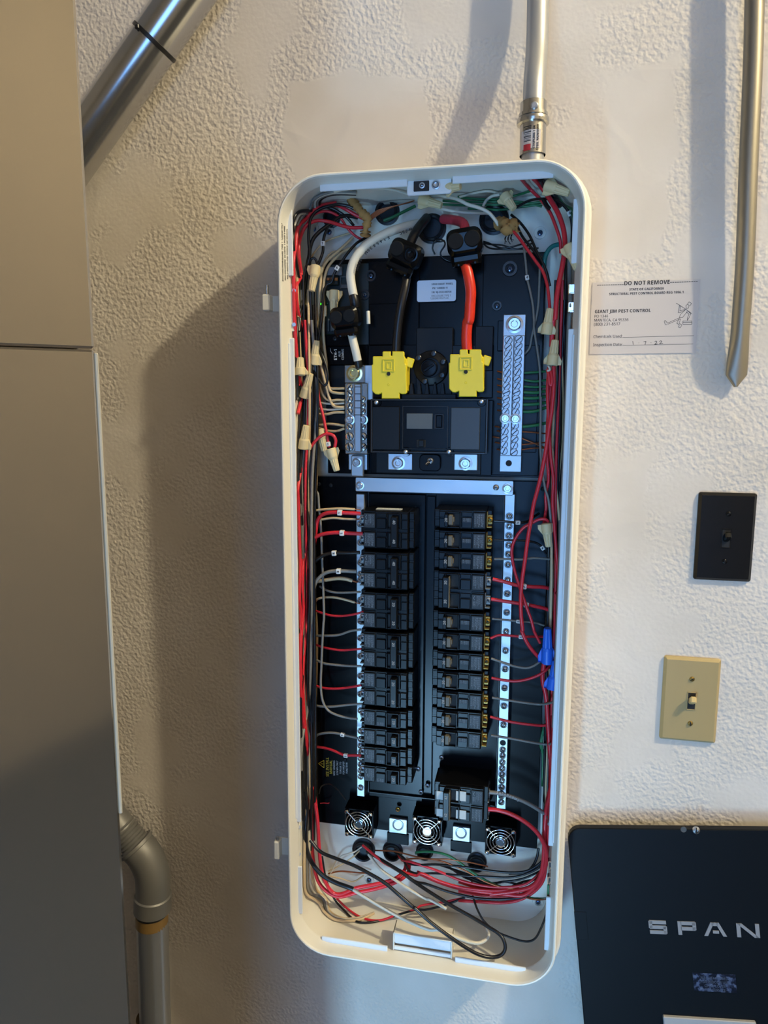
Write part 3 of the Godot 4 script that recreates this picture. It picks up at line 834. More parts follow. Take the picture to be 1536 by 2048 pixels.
func fan(c: Vector2, label: String) -> void:
	var at := P(c.x, c.y, .056)
	var t := thing("cooling_fan", label, "fan", Vector3(at.x, at.y, .026), "small cooling fans along the bottom")
	var w := .043
	begin()
	for s in [-1, 1]:
		box(Vector3(at.x + s * (w / 2 - .0014), at.y, .042), Vector3(.0028, w, .024))
		box(Vector3(at.x, at.y + s * (w / 2 - .0014), .042), Vector3(w - .0056, .0028, .024))
	for k in 4: rod(Vector3(at.x, at.y, .030) + Vector3([-1, 1, 1, -1][k], [-1, -1, 1, 1][k], 0) * (w / 2 - .004), Vector3(at.x, at.y, .054) + Vector3([-1, 1, 1, -1][k], [-1, -1, 1, 1][k], 0) * (w / 2 - .004), .0038)
	lathe(Vector3(at.x, at.y, .030), Vector3.BACK, [[.0205, 0], [.0205, .0235], [.0192, .024], [.0192, .002]], 28)
	box(Vector3(at.x, at.y, .030), Vector3(w, w, .002))
	obj("housing", M.plate, t)
	begin(); rod(Vector3(at.x, at.y, .031), Vector3(at.x, at.y, .050), .0095, 20, .001)
	obj("hub", M.plate_soft, t)
	for k in 7:
		begin()
		var a := TAU * k / 7
		box(Vector3(at.x, at.y, .043) + Vector3(cos(a), sin(a), 0) * .0138, Vector3(.009, .0075, .0010), .0002, Basis(Vector3.BACK, a) * Basis(Vector3.RIGHT, .7))
		obj("blade", M.plate_soft, t)
	begin()
	for r in [.0188, .0145, .0104]:
		var ring := []
		for k in 37: ring.append(at + Vector3(cos(TAU * k / 36), sin(TAU * k / 36), 0) * r + Vector3(0, 0, .001))
		tube(ring, .00075, 6)
	for k in 4:
		var d := Vector3([-1, 1, 1, -1][k], [-1, -1, 1, 1][k], 0)
		tube([at + d * (w / 2 - .004), at + d * .005 + Vector3(0, 0, .0012)], .0008, 6)
	lathe(at, Vector3.BACK, [[.0080, -.001], [.0078, .0008], [.0066, .0012], [.006, .0006], [.0045, .0006], [.004, .0014], [0, .0014]], 24)
	obj("finger_guard", M.chrome, t)
	for k in 4:
		begin(); lathe(at + Vector3([-1, 1, 1, -1][k], [-1, -1, 1, 1][k], 0) * (w / 2 - .004), Vector3.BACK, [[.0032, -.002], [.0030, .0016], [.0018, .0026], [0, .0027]], 14); obj("screw", M.chrome, t)

func smart_label() -> void:
	var q := span(834, 560, 912, 603, .0365)
	var c := Vector3(q.get_center().x, q.get_center().y, .036)
	var t := thing("rating_label", "pale blue-white printed label stuck on the upper black plate", "label", Vector3(c.x, c.y, .030))
	part("label_backing", t, M.plate, 836, 563, 910, 600, .030, .0360)
	begin(); prism(rrect(q.size.x, q.size.y, .003), Vector3(c.x, c.y, 0), Basis.IDENTITY, .0360, .0364, .0001); obj("paper", M.paper, t)
	var x := c.x + .0075
	for k in 5: lettering(["SPAN SMART PANEL", "PN: 1-00800-11", "SN: NJ-2532-007SN", "ENCLOSURE TYPE 1", "120/240 VOLTS AC"][k], [.0031, .0031, .0031, .0014, .0014][k], Vector3(x - [0, .0028, .0009, 0.0012, .0032][k], c.y + [.0084, .0033, -.0018, -.0064, -.0095][k], .0364) - org, M.print_dark, t, 0, "Droid Sans", k < 3, .92)

# ---------------------------------------------------------------- breakers
const PITCH := 0.02545
var print_tex := {}
func print_texture(seed_: int, mark: bool) -> ImageTexture:  # flat print: lines of unreadably small lettering
	var im := Image.create(96, 96, false, Image.FORMAT_RGB8)
	im.fill(Color8(22, 23, 26))
	var r := RandomNumberGenerator.new(); r.seed = seed_
	var x := 10
	while x < 88:
		var y := 6
		var stop := r.randi_range(60, 92)
		var ink := Color8(104, 110, 118) if r.randf() < .6 else Color8(74, 80, 88)
		while y < stop:
			var l := r.randi_range(3, 14)
			if not (mark and x < 40 and y < 40): im.fill_rect(Rect2i(x, y, 4, mini(l, stop - y)), ink)
			y += l + r.randi_range(2, 4)
		x += 8
	if mark:
		for k in 4:
			im.fill_rect(Rect2i(12 + k * 3, 20 - k * 4, 3, 4), Color8(150, 155, 160)); im.fill_rect(Rect2i(12 + k * 3, 20 + k * 4, 3, 4), Color8(150, 155, 160))
	im.generate_mipmaps()
	return ImageTexture.create_from_image(im)

func breaker(poles: int, s: float, amps: String, variant := 0) -> Node3D:  # origin: front, outer (wire side), upper corner; s = 1 puts the wires on the left
	var t := thing("double_pole_breaker" if poles == 2 else "single_pole_breaker", "x", "circuit breaker")
	var W := .0745
	var B := func(u0: float, u1: float, v0: float, v1: float, z0: float, z1: float, bev := .0007, pole := 0) -> void:
		var y := -PITCH * (pole + (v0 + v1) / 2)
		box(Vector3(s * W * (u0 + u1) / 2, y, (z0 + z1) / 2), Vector3(W * (u1 - u0), PITCH * (v1 - v0), z1 - z0), bev)
	begin()
	B.call(.095, .90, .015, poles - .015, -.050, -.0035, .001)
	B.call(.90, 1.0, .03, poles - .03, -.050, -.0105, .001)
	B.call(.0, .097, .06, poles - .02, -.050, -.019, .001)
	obj("body", M.breaker, t)
	for p in poles:
		var y0 := -PITCH * p
		begin(); B.call(.10, .318, .10, .92, -.005, -.0012, .0009, p); B.call(.10, .318, .02, .085, -.005, -.002, .0003, p); var lp := obj("label_face", M.breaker, t)
		begin()
		var a := Vector3(s * W * (.112 if s > 0 else .306), y0 - PITCH * .88, -.00115); var b := Vector3(s * W * (.306 if s > 0 else .112), y0 - PITCH * .15, -.00115)
		quad(Vector3(a.x, a.y, a.z), Vector3(b.x, a.y, a.z), Vector3(b.x, b.y, a.z), Vector3(a.x, b.y, a.z), Vector3.BACK)
		obj("label_print", M["print_%d" % ((p + variant) % 4)], lp)
		begin(); B.call(.33, .512, .10, .33, -.005, -.0022, .0006, p); B.call(.33, .512, .38, .93, -.005, -.0012, .0009, p); var mp := obj("rating_face", M.breaker, t)
		if variant == 0 or poles == 1:
			begin()
			a = Vector3(s * W * (.34 if s > 0 else .50), y0 - PITCH * (.62 if s < 0 else .9), -.00115); b = Vector3(s * W * (.50 if s > 0 else .34), y0 - PITCH * (.40 if s < 0 else .68), -.00115)
			if poles == 1:
				quad(Vector3(a.x, a.y, a.z), Vector3(b.x, a.y, a.z), Vector3(b.x, b.y, a.z), Vector3(a.x, b.y, a.z), Vector3.BACK)
				obj("rating_print", M.print_mark, mp)
		begin()
		B.call(.52, .545, .10, .93, -.005, .0006, .0006, p); B.call(.755, .78, .10, .93, -.005, .0006, .0006, p)
		B.call(.545, .755, .10, .17, -.005, .0006, .0006, p); B.call(.545, .755, .86, .93, -.005, .0006, .0006, p)
		obj("handle_surround", M.breaker, t)
		begin(); B.call(.545, .755, .17, .86, -.005, -.0032, .0, p); obj("handle_well", M.recess, t)
		begin(); B.call(.785, .895, .10, .40, -.005, -.0014, .0006, p); B.call(.785, .895, .45, .93, -.005, -.0022, .0006, p); obj("end_face", M.breaker, t)
		begin()
		B.call(.905, .99, .12, .45, -.012, -.0098, .0005, p); B.call(.905, .99, .55, .9, -.012, -.0098, .0005, p)
		obj("vent_face", M.breaker, t)
		# wire terminal
		begin(); B.call(-.005, .075, .30, .78, -.020, -.0155, .0005, p); B.call(.075, .092, .12, .92, -.020, -.012, .0005, p); B.call(0.0, .09, .86, .93, -.020, -.010, .0005, p); obj("terminal_clamp", M.zinc_dull if s > 0 or poles == 2 else M.brass_dull, t)
		screw(Vector3(s * W * .036, y0 - PITCH * .52, -.0155), .0040, M.zinc if s > 0 or poles == 2 else M.brass, t, "phillips", .5, "terminal_screw")
	var hu := [.625, .742] if s > 0 else [.655, .785]
	if poles == 2: hu = [.61, .735] if s > 0 else [.70, .815]
	begin()
	if poles == 2: B.call(hu[0], hu[1], .22, 1.84, -.004, .0075, .0012)
	elif s > 0: B.call(hu[0], hu[1], .24, .80, -.004, .0062, .0012)
	else: B.call(.735, .80, .20, .84, -.004, .0058, .0008)
	var h := obj("handle", M.breaker, t)
	if s < 0:   # the tan face of the toggle
		begin()
		if poles == 1:
			B.call(.655, .735, .24, .76, -.004, .0046, .0009); B.call(.635, .66, .36, .62, -.004, .0030, .0006)
		else: B.call(.690, .712, .22, 1.84, -.004, .0070, .0008)
		obj("handle_face", M.handle, h)
	for p in poles:
		var hz := .0077 if poles == 2 else (.0064 if s > 0 else .0060)
		var hc: float = (hu[0] + hu[1]) / 2 if s > 0 or poles == 2 else .768
		lettering(amps, .0050, Vector3(s * W * hc, -PITCH * (p + (.5 if poles == 2 and p == 0 else .5)), hz), M.rating, h, -PI / 2 if s > 0 else PI / 2, "Droid Sans", true, 1.0, Basis.IDENTITY, "rating_number")
	return t

func breakers() -> void:
	mat("breaker", c8(10, 10, 11), 0.3, 0.0, 0.32)
	mat("rating", c8(150, 150, 148), 0.7)
	mat("handle", c8(86, 80, 66), 0.5)
	mat("zinc_dull", c8(120, 120, 116), 0.45, 0.7)
	mat("brass_dull", c8(150, 124, 66), 0.4, 0.8)
	for k in 4:
		mat("print_%d" % k, Color.WHITE, 0.5).albedo_texture = print_texture(20 + k, k % 2 == 0)
	mat("print_mark", Color.WHITE, 0.5).albedo_texture = print_texture(33, true)
	var z := .084
	var names := ["uppermost", "second from the top", "third from the top", "fourth from the top", "lowest"]
	var top := P(714, 1021, z); var bottom := P(718, 1567, z)
	var pitch := (top.y - bottom.y) / 14.0
	var x := (top.x + bottom.x) / 2
	var p40 := breaker(2, 1, "40"); var p20 := breaker(2, 1, "20", 1); var s20 := breaker(1, 1, "20", 2)
	var grp := "black breakers in the left column"
	for k in 5:
		var lab: String = "black double-pole %s amp breaker, %s in the left column" % ["40" if k < 2 else "20", ["topmost", "second", "third", "fourth", "fifth"][k] + (" pair" if k else "")]
		var at := Vector3(x, top.y - pitch * 2 * k, z)
		if k == 0: p40.position = at; tag(p40, lab, "circuit breaker", grp)
		elif k == 2: p20.position = at; tag(p20, lab, "circuit breaker", grp)
		else: copy(p40 if k < 2 else p20, at, lab, grp)
	for k in 4:
		var lab: String = "black single 20 amp breaker, %s of four at the left column's foot" % ["first", "second", "third", "lowest"][k]
		var at := Vector3(x, top.y - pitch * (10 + k), z)
		if k == 0: s20.position = at; tag(s20, lab, "circuit breaker", grp)
		else: copy(s20, at, lab, grp)
	# right column
	top = P(982.5, 1022, z); bottom = P(972.5, 1506, z)
	pitch = (top.y - bottom.y) / 12.0
	grp = "black breakers in the right column"
	var r20 := breaker(1, -1, "20", 1); var r30 := breaker(2, -1, "30", 3)
	var words := ["topmost", "second from the top", "third from the top", "", "", "first below the pair", "second below the pair", "third below the pair", "fourth below the pair", "third from the lower end", "second from the lower end", "lowest of the singles"]
	for k in 12:
		var at := Vector3(lerpf(top.x, bottom.x, .5), top.y - pitch * k, z)
		if k == 4: continue
		if k == 3:
			r30.position = at; tag(r30, "black double-pole 30 amp breaker with tied handle in the right column", "circuit breaker", grp)
			continue
		var lab: String = "black 20 amp breaker with tan handle, %s in the right column" % words[k]
		if k == 0: r20.position = at; tag(r20, lab, "circuit breaker", grp)
		else: copy(r20, at, lab, grp)
	var q := P(978, 1581, z + .006)
	var big := breaker(2, -1, "42", 0)
	big.position = q
	tag(big, "black double-pole breaker with white stickers, alone beside the middle fan", "circuit breaker")
	org = big.position
	for k in 4:
		begin()
		var w = [[873, 1583, 887, 1599], [912, 1583, 932, 1602], [873, 1618, 887, 1633], [912, 1621, 932, 1638]][k]
		slab(w[0], w[1], w[2], w[3], q.z - .0010, q.z - .0003, .0)
		obj("paper_sticker", M.sticker, big)
	begin()
	var lid := P(922, 1565, .07)
	box(Vector3(q.x - .037, q.y - PITCH, .055), Vector3(.072, PITCH * 1.98, .05), .001)
	obj("carrier", M.breaker, big)
	# paper sticker on top of the topmost left breaker
	org = p40.position
	begin()
	var tl := P(778, 1016, .07)
	box(Vector3(p40.position.x + .038, p40.position.y + .0002, z - .022), Vector3(.034, .0008, .012), .0)
	obj("top_sticker", M.sticker, p40)

# ---------------------------------------------------------------- things on and before the wall
func fit_text(text: String, xl: float, xr: float, y: float, z: float, material: Material, parent: Node, font := "Droid Sans", bold := false, name_ := "lettering") -> void:
	var a := P(xl, y, z); var b := P(xr, y, z)
	var o := lettering(text, .01, Vector3((a.x + b.x) / 2, P((xl + xr) / 2, y, z).y, z) - org, material, parent, 0, font, bold, 1.0, Basis.IDENTITY, name_)
	var w := o.mesh.get_aabb().size.x
	var k := (b.x - a.x) / maxf(w, .0001)
	o.scale = Vector3(k, k, 1)

func strokes(paths: Array, r: float) -> void:
	for p in paths:
		for i in p.size() - 1: rod(p[i], p[i + 1], r, 6)

func notice() -> void:
	var q := span(1182, 562, 1396, 707, .001)
	var c := Vector3(q.get_center().x, q.get_center().y, 0)
	var t := thing("paper_notice", "white printed inspection card on the wall right of the enclosure", "notice", c)
	begin()
	var n := 8
	for i in n:
		for j in n:
			var g := func(a: int, b: int) -> Vector3:
				var u := float(a) / n; var v := float(b) / n
				return Vector3(q.position.x + q.size.x * u, q.position.y + q.size.y * v, .0010)
			quad(g.call(i, j), g.call(i + 1, j), g.call(i + 1, j + 1), g.call(i, j + 1))
	box(Vector3(c.x, c.y, .0004), Vector3(q.size.x * .99, q.size.y * .99, .0008), .0)
	obj("card", M.card, t)
	var z := .00105
	var k := func(u: float) -> float: return 1150.0 + u / 5.12
	var v := func(w: float) -> float: return 540.0 + w / 5.12
	fit_text("------------", k.call(228), k.call(500), v.call(146), z, M.ink, t)
	fit_text("DO NOT REMOVE", k.call(505), k.call(970), v.call(130), z, M.ink, t, "Droid Sans", true)
	fit_text("------------", k.call(975), k.call(1258), v.call(116), z, M.ink, t)
	fit_text("STATE OF CALIFORNIA", k.call(556), k.call(910), v.call(194), z, M.ink, t, "Droid Sans", true)
	fit_text("STRUCTURAL PEST CONTROL BOARD REG 1996.1", k.call(353), k.call(1112), v.call(237), z, M.ink, t, "Droid Sans", true)
	fit_text("GIANT JIM PEST CONTROL", k.call(203), k.call(774), v.call(420), z, M.ink, t, "Droid Sans", true)
	fit_text("PO 1346", k.call(200), k.call(338), v.call(474), z, M.ink, t)
	fit_text("MANTECA, CA 95336", k.call(197), k.call(545), v.call(513), z, M.ink, t)
	fit_text("(800) 231-8517", k.call(195), k.call(462), v.call(555), z, M.ink, t)
	fit_text("Chemicals Used:", k.call(190), k.call(487), v.call(681), z, M.ink, t)
	fit_text("Inspection Date:", k.call(187), k.call(487), v.call(765), z, M.ink, t)
	var p := func(a: float, b: float) -> Vector3: return P(k.call(a), v.call(b), z)
	begin()
	strokes([[p.call(490, 690), p.call(1218, 672)], [p.call(490, 772), p.call(1210, 757)]], .00018)
	obj("ruled_line", M.ink, t)
	begin()
	var pen := func(pts: Array) -> Array:
		var out := []
		for m in pts: out.append(p.call(m[0], m[1]))
		return out
	strokes([pen.call([[592, 728], [597, 765]]), pen.call([[652, 745], [656, 748]]), pen.call([[702, 735], [728, 730], [722, 750], [716, 767]]), pen.call([[776, 742], [780, 746]]),
		pen.call([[815, 733], [830, 726], [840, 735], [828, 752], [814, 762], [845, 757]]), pen.call([[862, 733], [878, 724], [890, 730], [880, 744], [864, 757], [902, 752]])], .00028)
	obj("handwriting", M.ink, t)
	begin()
	strokes([pen.call([[1036, 338], [1075, 362], [1140, 405], [1196, 447]]), pen.call([[1070, 362], [1056, 436], [1085, 432], [1130, 408]]), pen.call([[1080, 366], [1074, 418], [1130, 402]]),
		pen.call([[1130, 408], [1080, 455], [1068, 490], [1100, 488], [1150, 425]]), pen.call([[1150, 412], [1186, 448], [1162, 500]]), pen.call([[1140, 428], [1168, 452], [1148, 498]]),
		pen.call([[1068, 490], [945, 545]]), pen.call([[1080, 500], [950, 556]]), pen.call([[945, 540], [922, 515], [914, 525], [925, 558], [944, 560]]),
		pen.call([[1070, 495], [1042, 545], [1068, 560], [1060, 585], [1080, 590], [1094, 562], [1066, 545], [1082, 500]]),
		pen.call([[1140, 395], [1136, 365], [1150, 352], [1170, 362], [1160, 392], [1140, 395]]), pen.call([[1150, 352], [1168, 325], [1192, 342], [1180, 366]]),
		pen.call([[1105, 522], [1196, 522], [1196, 555], [1105, 555], [1105, 522]]), pen.call([[1105, 535], [1196, 535]]), pen.call([[1150, 498], [1150, 516], [1162, 500]])], .00022)
	obj("line_drawing", M.ink, t)

func switch_plate(corners: Array, label: String, plate: Material, lever: Material, spots: Array, up: bool) -> void:
	var z := .006
	var q := span((corners[0][0] + corners[3][0]) / 2.0, (corners[0][1] + corners[1][1]) / 2.0, (corners[1][0] + corners[2][0]) / 2.0, (corners[2][1] + corners[3][1]) / 2.0, z)
	var c := Vector3(q.get_center().x, q.get_center().y, 0)
	var t := thing("switch_plate", label, "light switch", c, "toggle switch plates")
	begin()
	prism(rrect(q.size.x, q.size.y, .003), c, Basis.IDENTITY, .0, .0062, .0036)
	obj("cover_plate", plate, t)
	for k in 2:
		var p := P(spots[k][0], spots[k][1], z)
		screw(Vector3(p.x, p.y, .0060), .0034, lever if up else M.brass_dull, t, "slot", .6 + k, "plate_screw")
	var s := P(spots[2][0], spots[2][1], z)
	begin()
	for g in [[-1, 0], [1, 0], [0, 1], [0, -1]]: box(Vector3(s.x + g[0] * .0054, s.y + g[1] * .0122, .0062), Vector3(.0012 if g[0] else .012, .0256 if g[0] else .0012, .0016), .0003)
	obj("slot_rim", plate, t)
	begin(); box(Vector3(s.x, s.y, .0061), Vector3(.0098, .0236, .0008), .0); obj("slot", M.recess, t)
	begin()
	box(Vector3(s.x, s.y + .003, .0115), Vector3(.0078, .0088, .016), .0016, Basis(Vector3.RIGHT, -.5))
	obj("toggle", lever, t)

func logo_cover() -> void:
	var z := .030
	var tl := P(1127, 1655, z)
	var at := Vector3(.0660, tl.y, z)
	var t := thing("loose_cover", "large dark panel cover with grey lettering leaning on the wall at lower right", "cover panel", at)
	t.basis = Basis(Vector3.BACK, .118) * Basis(Vector3.RIGHT, -.16)
	org = Vector3.ZERO
	var w := .37; var h := .92
	begin()
	var poly := PackedVector2Array()
	for p in rrect(w, h, .018): poly.append(p + Vector2(w / 2, -h / 2))
	prism(poly, Vector3.ZERO, Basis.IDENTITY, -.012, 0, .0012)
	obj("sheet", M.cover, t)
	var inv := t.transform.affine_inverse()
	var on := func(px: float, py: float) -> Vector3:   # where the line of sight meets the cover's face, in the cover's own frame
		var o := inv * EYE
		var d := (inv.basis * (P(px, py, 0) - EYE))
		return o + d * (-o.z / d.z)
	# letters built of bars
	var a: Vector3 = on.call(1298, 1858); var b: Vector3 = on.call(1518, 1859)
	var hh: float = (on.call(1390, 1844) - on.call(1392, 1871)).length()
	var ll: float = b.x - a.x
	var base: float = on.call(1400, 1872).y + .001
	var u := .26 * hh
	var xs := [0.0, .262 * ll, .503 * ll, .80 * ll]
	var lw := [.168 * ll, .175 * ll, .208 * ll, .202 * ll]
	for k in 4:
		begin()
		var x: float = a.x + xs[k]; var W: float = lw[k]
		var bar := func(x0: float, y0: float, x1: float, y1: float) -> void: box(Vector3(x + (x0 + x1) / 2, base + (y0 + y1) / 2, .0004), Vector3(x1 - x0, y1 - y0, .0014), .0)
		var slant := func(p: Vector2, q2: Vector2, half: float) -> void:
			prism(PackedVector2Array([p + Vector2(-half, 0), p + Vector2(half, 0), q2 + Vector2(half, 0), q2 + Vector2(-half, 0)]), Vector3(x, base, 0), Basis.IDENTITY, -.0003, .0011, .0)
		match k:
			0:
				bar.call(u * .25, hh - u, W * .97, hh); bar.call(u * .25, (hh - u) / 2, W - u * .25, (hh + u) / 2); bar.call(0.04 * W, 0, W - u * .25, u)
				bar.call(0, hh / 2 - u * .3, u, hh - u * .2); bar.call(W - u, u * .2, W, hh / 2 + u * .3)
			1:
				bar.call(0.04 * W, 0, u * 1.25, hh); bar.call(u, hh - u, W - u * .25, hh); bar.call(u, hh * .34, W - u * .25, hh * .34 + u); bar.call(W - u, hh * .34 + u * .2, W, hh - u * .2)
			2:
				slant.call(Vector2(u * .55, 0), Vector2(W * .40, hh), u * .5); slant.call(Vector2(W - u * .55, 0), Vector2(W * .60, hh), u * .5)
				bar.call(W * .36, hh - u * .95, W * .64, hh); bar.call(W * .40, hh * .20, W * .66, hh * .20 + u * .8)
			3:
				bar.call(0, 0, u * 1.05, hh); bar.call(W - u * 1.05, 0, W, hh); slant.call(Vector2(W - u * .8, 0), Vector2(u * .8, hh), u * .62)
		obj(["letter_s", "letter_p", "letter_a", "letter_n"][k], M.logo, t)
	var s0: Vector3 = on.call(1385, 1945); var s1: Vector3 = on.call(1474, 1986)
	begin()
	quad(Vector3(s0.x, s1.y, .0003), Vector3(s1.x, s1.y, .0003), Vector3(s1.x, s0.y, .0003), Vector3(s0.x, s0.y, .0003), Vector3.BACK)
	box(Vector3((s0.x + s1.x) / 2, (s0.y + s1.y) / 2, 0.0), Vector3(s1.x - s0.x, s0.y - s1.y, .0004), 0.0)
	obj("foil_sticker", M.foil, t)
	for k in 4: lettering(["MANUFACTURED", "FOR INDOOR USE", "OPEN COVER", "FOR SERVICE"][k], .0045, Vector3((s0.x + s1.x) / 2, s0.y - .006 - k * .0052, .0005), M.faint, t, 0, "Droid Sans", false, 1.0, Basis.IDENTITY, "sticker_lettering")
	var h0: Vector3 = on.call(1367, 1659)
	begin(); lathe(Vector3(h0.x, h0.y, .0001), Vector3.BACK, [[.0040, 0], [.0036, .0003], [.0030, .0001], [0, .0001]], 18); obj("screw_hole", M.grey_plastic, t)
	h0 = on.call(1392, 1660)
	var sc := screw(Vector3(h0.x, h0.y, 0), .0050, M.steel, t, "slot", 1.5, "cover_screw")
	sc.scale = Vector3.ONE
	var q0: Vector3 = on.call(1148, 1823); var q1: Vector3 = on.call(1177, 1880)
	begin()
	box(Vector3((q0.x + q1.x) / 2, (q0.y + q1.y) / 2, .0), Vector3(q1.x - q0.x, q0.y - q1.y, .0010), .0003)
	obj("knockout_tab", M.cover, t)
	var b0: Vector3 = on.call(1325, 2029); var b1: Vector3 = on.call(1515, 2090)
	begin(); box(Vector3((b0.x + b1.x) / 2, (b0.y + b1.y) / 2, .002), Vector3(b1.x - b0.x, b0.y - b1.y, .006), .001); obj("pale_insert", M.insert_grey, t)

func pipes() -> void:
	# vertical conduit into the top of the enclosure
	var pts := curve([P(1078, -130, .032), P(1076, 0, .036), P(1074, 90, .048), P(1069, 170, .068), P(1067, 235, .073), P(1065, 330, .073)], 8)
	var t := thing("conduit", "silver metal conduit with coupling entering the top of the enclosure", "conduit", pts[-1])
	begin(); tube(pts, .0130, 20); rod(pts[0], Vector3(pts[0].x, CEIL - .02, pts[0].z), .0130, 20); obj("pipe", M.emt, t)
	var a := P(1067, 204, .073); var b := P(1066, 244, .073); var c := P(1065, 312, .073)
	begin(); lathe(c, a - c, [[.0152, 0], [.0152, c.distance_to(b)], [.0152, c.distance_to(a) - .001], [.0130, c.distance_to(a)]], 24); obj("coupling", M.emt_bright, t)
	begin(); lathe(b, a - b, [[.0150, -.004], [.0186, -.003], [.0190, .0], [.0186, .003], [.0150, .004]], 8 * 3); lathe(b, a - b, [[.0152, .004], [.0170, .005], [.0170, .0085], [.0152, .009]], 24); obj("compression_nut", M.emt_bright, t)
	begin(); lathe(P(1069, 212, .0885), Vector3.BACK, [[.0046, -.002], [.0044, .002], [.003, .0032], [0, .0032]], 16); box(P(1069, 212, .0918), Vector3(.007, .0014, .001), .0, Basis(Vector3.BACK, .5)); obj("set_screw", M.zinc, t)
	# barcode sticker wrapped on the connector
	begin()
	var f := frame_of(a - c)
	var hgt := c.distance_to(P(1065, 268, .073))
	var rr := .0154
	for k in 12:
		var q := []
		for j in [k, k + 1]:
			var ang: float = -1.15 + 1.75 * j / 12.0
			q.append(Vector3(sin(ang), 0, cos(ang)))
		quad(c + q[0] * rr - Vector3(0, -.004, 0), c + q[1] * rr + Vector3(0, .004, 0), c + q[1] * rr + Vector3(0, hgt, 0), c + q[0] * rr + Vector3(0, hgt, 0), (q[0] + q[1]).normalized())
	var lab := obj("sticker", M.card, t)
	begin()
	for k in 11:
		var y := .012 + k * .0016
		var w: float = [.0009, .0004, .0006, .0011, .0004, .0005, .0010, .0004, .0007, .0004, .0009][k]
		for j in 4:
			var a0: float = -.75 + .15 * j; var a1: float = a0 + .15
			var d0 := Vector3(sin(a0), 0, cos(a0)); var d1 := Vector3(sin(a1), 0, cos(a1))
			quad(c + d0 * (rr + .0001) + Vector3(0, y, 0), c + d1 * (rr + .0001) + Vector3(0, y, 0), c + d1 * (rr + .0001) + Vector3(0, y + w, 0), c + d0 * (rr + .0001) + Vector3(0, y + w, 0), (d0 + d1).normalized())
	obj("bar_print", M.ink, lab)
	begin()
	for j in 4:
		var a0: float = -.75 + .15 * j; var a1: float = a0 + .15
		var d0 := Vector3(sin(a0), 0, cos(a0)); var d1 := Vector3(sin(a1), 0, cos(a1))
		quad(c + d0 * (rr + .0001) + Vector3(0, .002, 0), c + d1 * (rr + .0001) + Vector3(0, .002, 0), c + d1 * (rr + .0001) + Vector3(0, .009, 0), c + d0 * (rr + .0001) + Vector3(0, .009, 0), (d0 + d1).normalized())
	obj("red_print", M.red_print, lab)
	for k in 2: lettering(["COUPLING 1 IN", "STEEL RAINTIGHT"][k], .0034, c + Vector3(sin(.08 + k * .28), 0, cos(.08 + k * .28)) * (rr + .0003) + Vector3(0, .016, 0) - org, M.ink, lab, PI / 2, "Droid Sans", true, 1.0, Basis(Vector3.UP, .1 + k * .28), "sticker_lettering")
	# conduit with a flattened end on the right
	var path := curve([P(1511, -90, .028), P(1506, 120, .027), P(1497, 330, .025), P(1490, 520, .023), P(1480, 665, .020), P(1474, 735, .013), P(1471, 774, .007)], 8)
	t = thing("capped_conduit", "weathered metal conduit with a flattened pointed end at the right edge of the wall", "conduit", path[-1])
	begin()
	var n := 20
	var rings := []
	for i in path.size():
		var k := float(i) / (path.size() - 1)
		var w := .0106; var d := .0106
		var e := (k - .66) / .34
		if e > 0: d = lerpf(.0106, .003, smoothstep(0, 1, e)); w = lerpf(.0106, .0125, smoothstep(0, .5, e)) if e < .7 else lerpf(.0125, .002, (e - .7) / .3)
		var ring := []
		for j in n: ring.append([path[i] + Vector3(cos(TAU * j / n) * w, 0, sin(TAU * j / n) * d), Vector3(cos(TAU * j / n) * d, 0, sin(TAU * j / n) * w).normalized()])
		rings.append(ring)
	for i in rings.size() - 1:
		for j in n:
			var m := (j + 1) % n
			var A = rings[i]; var B = rings[i + 1]
			tri(A[j][0], B[j][0], B[m][0], A[j][1], B[j][1], B[m][1]); tri(A[j][0], B[m][0], A[m][0], A[j][1], B[m][1], A[m][1])
	rod(path[0], Vector3(path[0].x, CEIL - .02, path[0].z), .0106, 20)
	obj("pipe", M.emt_old, t)
	# big bright pipe crossing the upper left corner
	var p0 := P(90, 400, .042); var p1 := P(430, -90, .042)
	t = thing("exhaust_pipe", "large bright metal pipe slanting across the upper left corner", "pipe", p0)
	begin(); rod(p0 - (p1 - p0).normalized() * .55, p1 + (p1 - p0).normalized() * 1.1, .0310, 40); obj("pipe", M.pipe_shine, t)
	var rg := P(309, 84, .042)
	rg = p0 + (p1 - p0) * ((rg - p0).dot(p1 - p0) / (p1 - p0).length_squared())
	begin(); lathe(rg, p1 - p0, [[.0311, -.0030], [.0322, -.0026], [.0322, .0026], [.0311, .0030]], 40); box(rg + Vector3(-.006, .004, .0325), Vector3(.006, .006, .004), .001); obj("clamp_band", M.black, t)
	# elbow and drop pipe at lower left
	var q := [P(305, 2140, .040), P(304, 1830, .040)]
	t = thing("drain_pipe", "silver pipe with grey elbow and threaded nipple in the shade at lower left", "pipe", q[0])
	begin(); rod(Vector3(q[0].x, .01, q[0].z), q[1], .0250, 36); obj("pipe", M.drain_metal, t)
	var el := curve([P(305, 1812, .040), P(306, 1772, .040), P(303, 1742, .040), P(290, 1712, .041), P(272, 1690, .042)], 6)
	begin(); tube(el, .0268, 30); lathe(el[0], el[1] - el[0], [[.0262, -.006], [.0292, -.0055], [.0292, .020], [.0270, .022]], 32); lathe(el[-1], el[-1] - el[-2], [[.0268, -.004], [.0292, -.003], [.0292, .002], [.025, .003]], 32); obj("elbow", M.cast_grey, t)
	var nd: Vector3 = (el[-1] - el[-2]).normalized()
	begin()
	var pr := []
	for k in 14: pr.append([.0216 if k % 2 else .0240, .003 + k * .0028])
	lathe(el[-1], nd, pr, 28)
	lathe(el[-1], nd, [[.0225, .03], [.0225, .55]], 28)
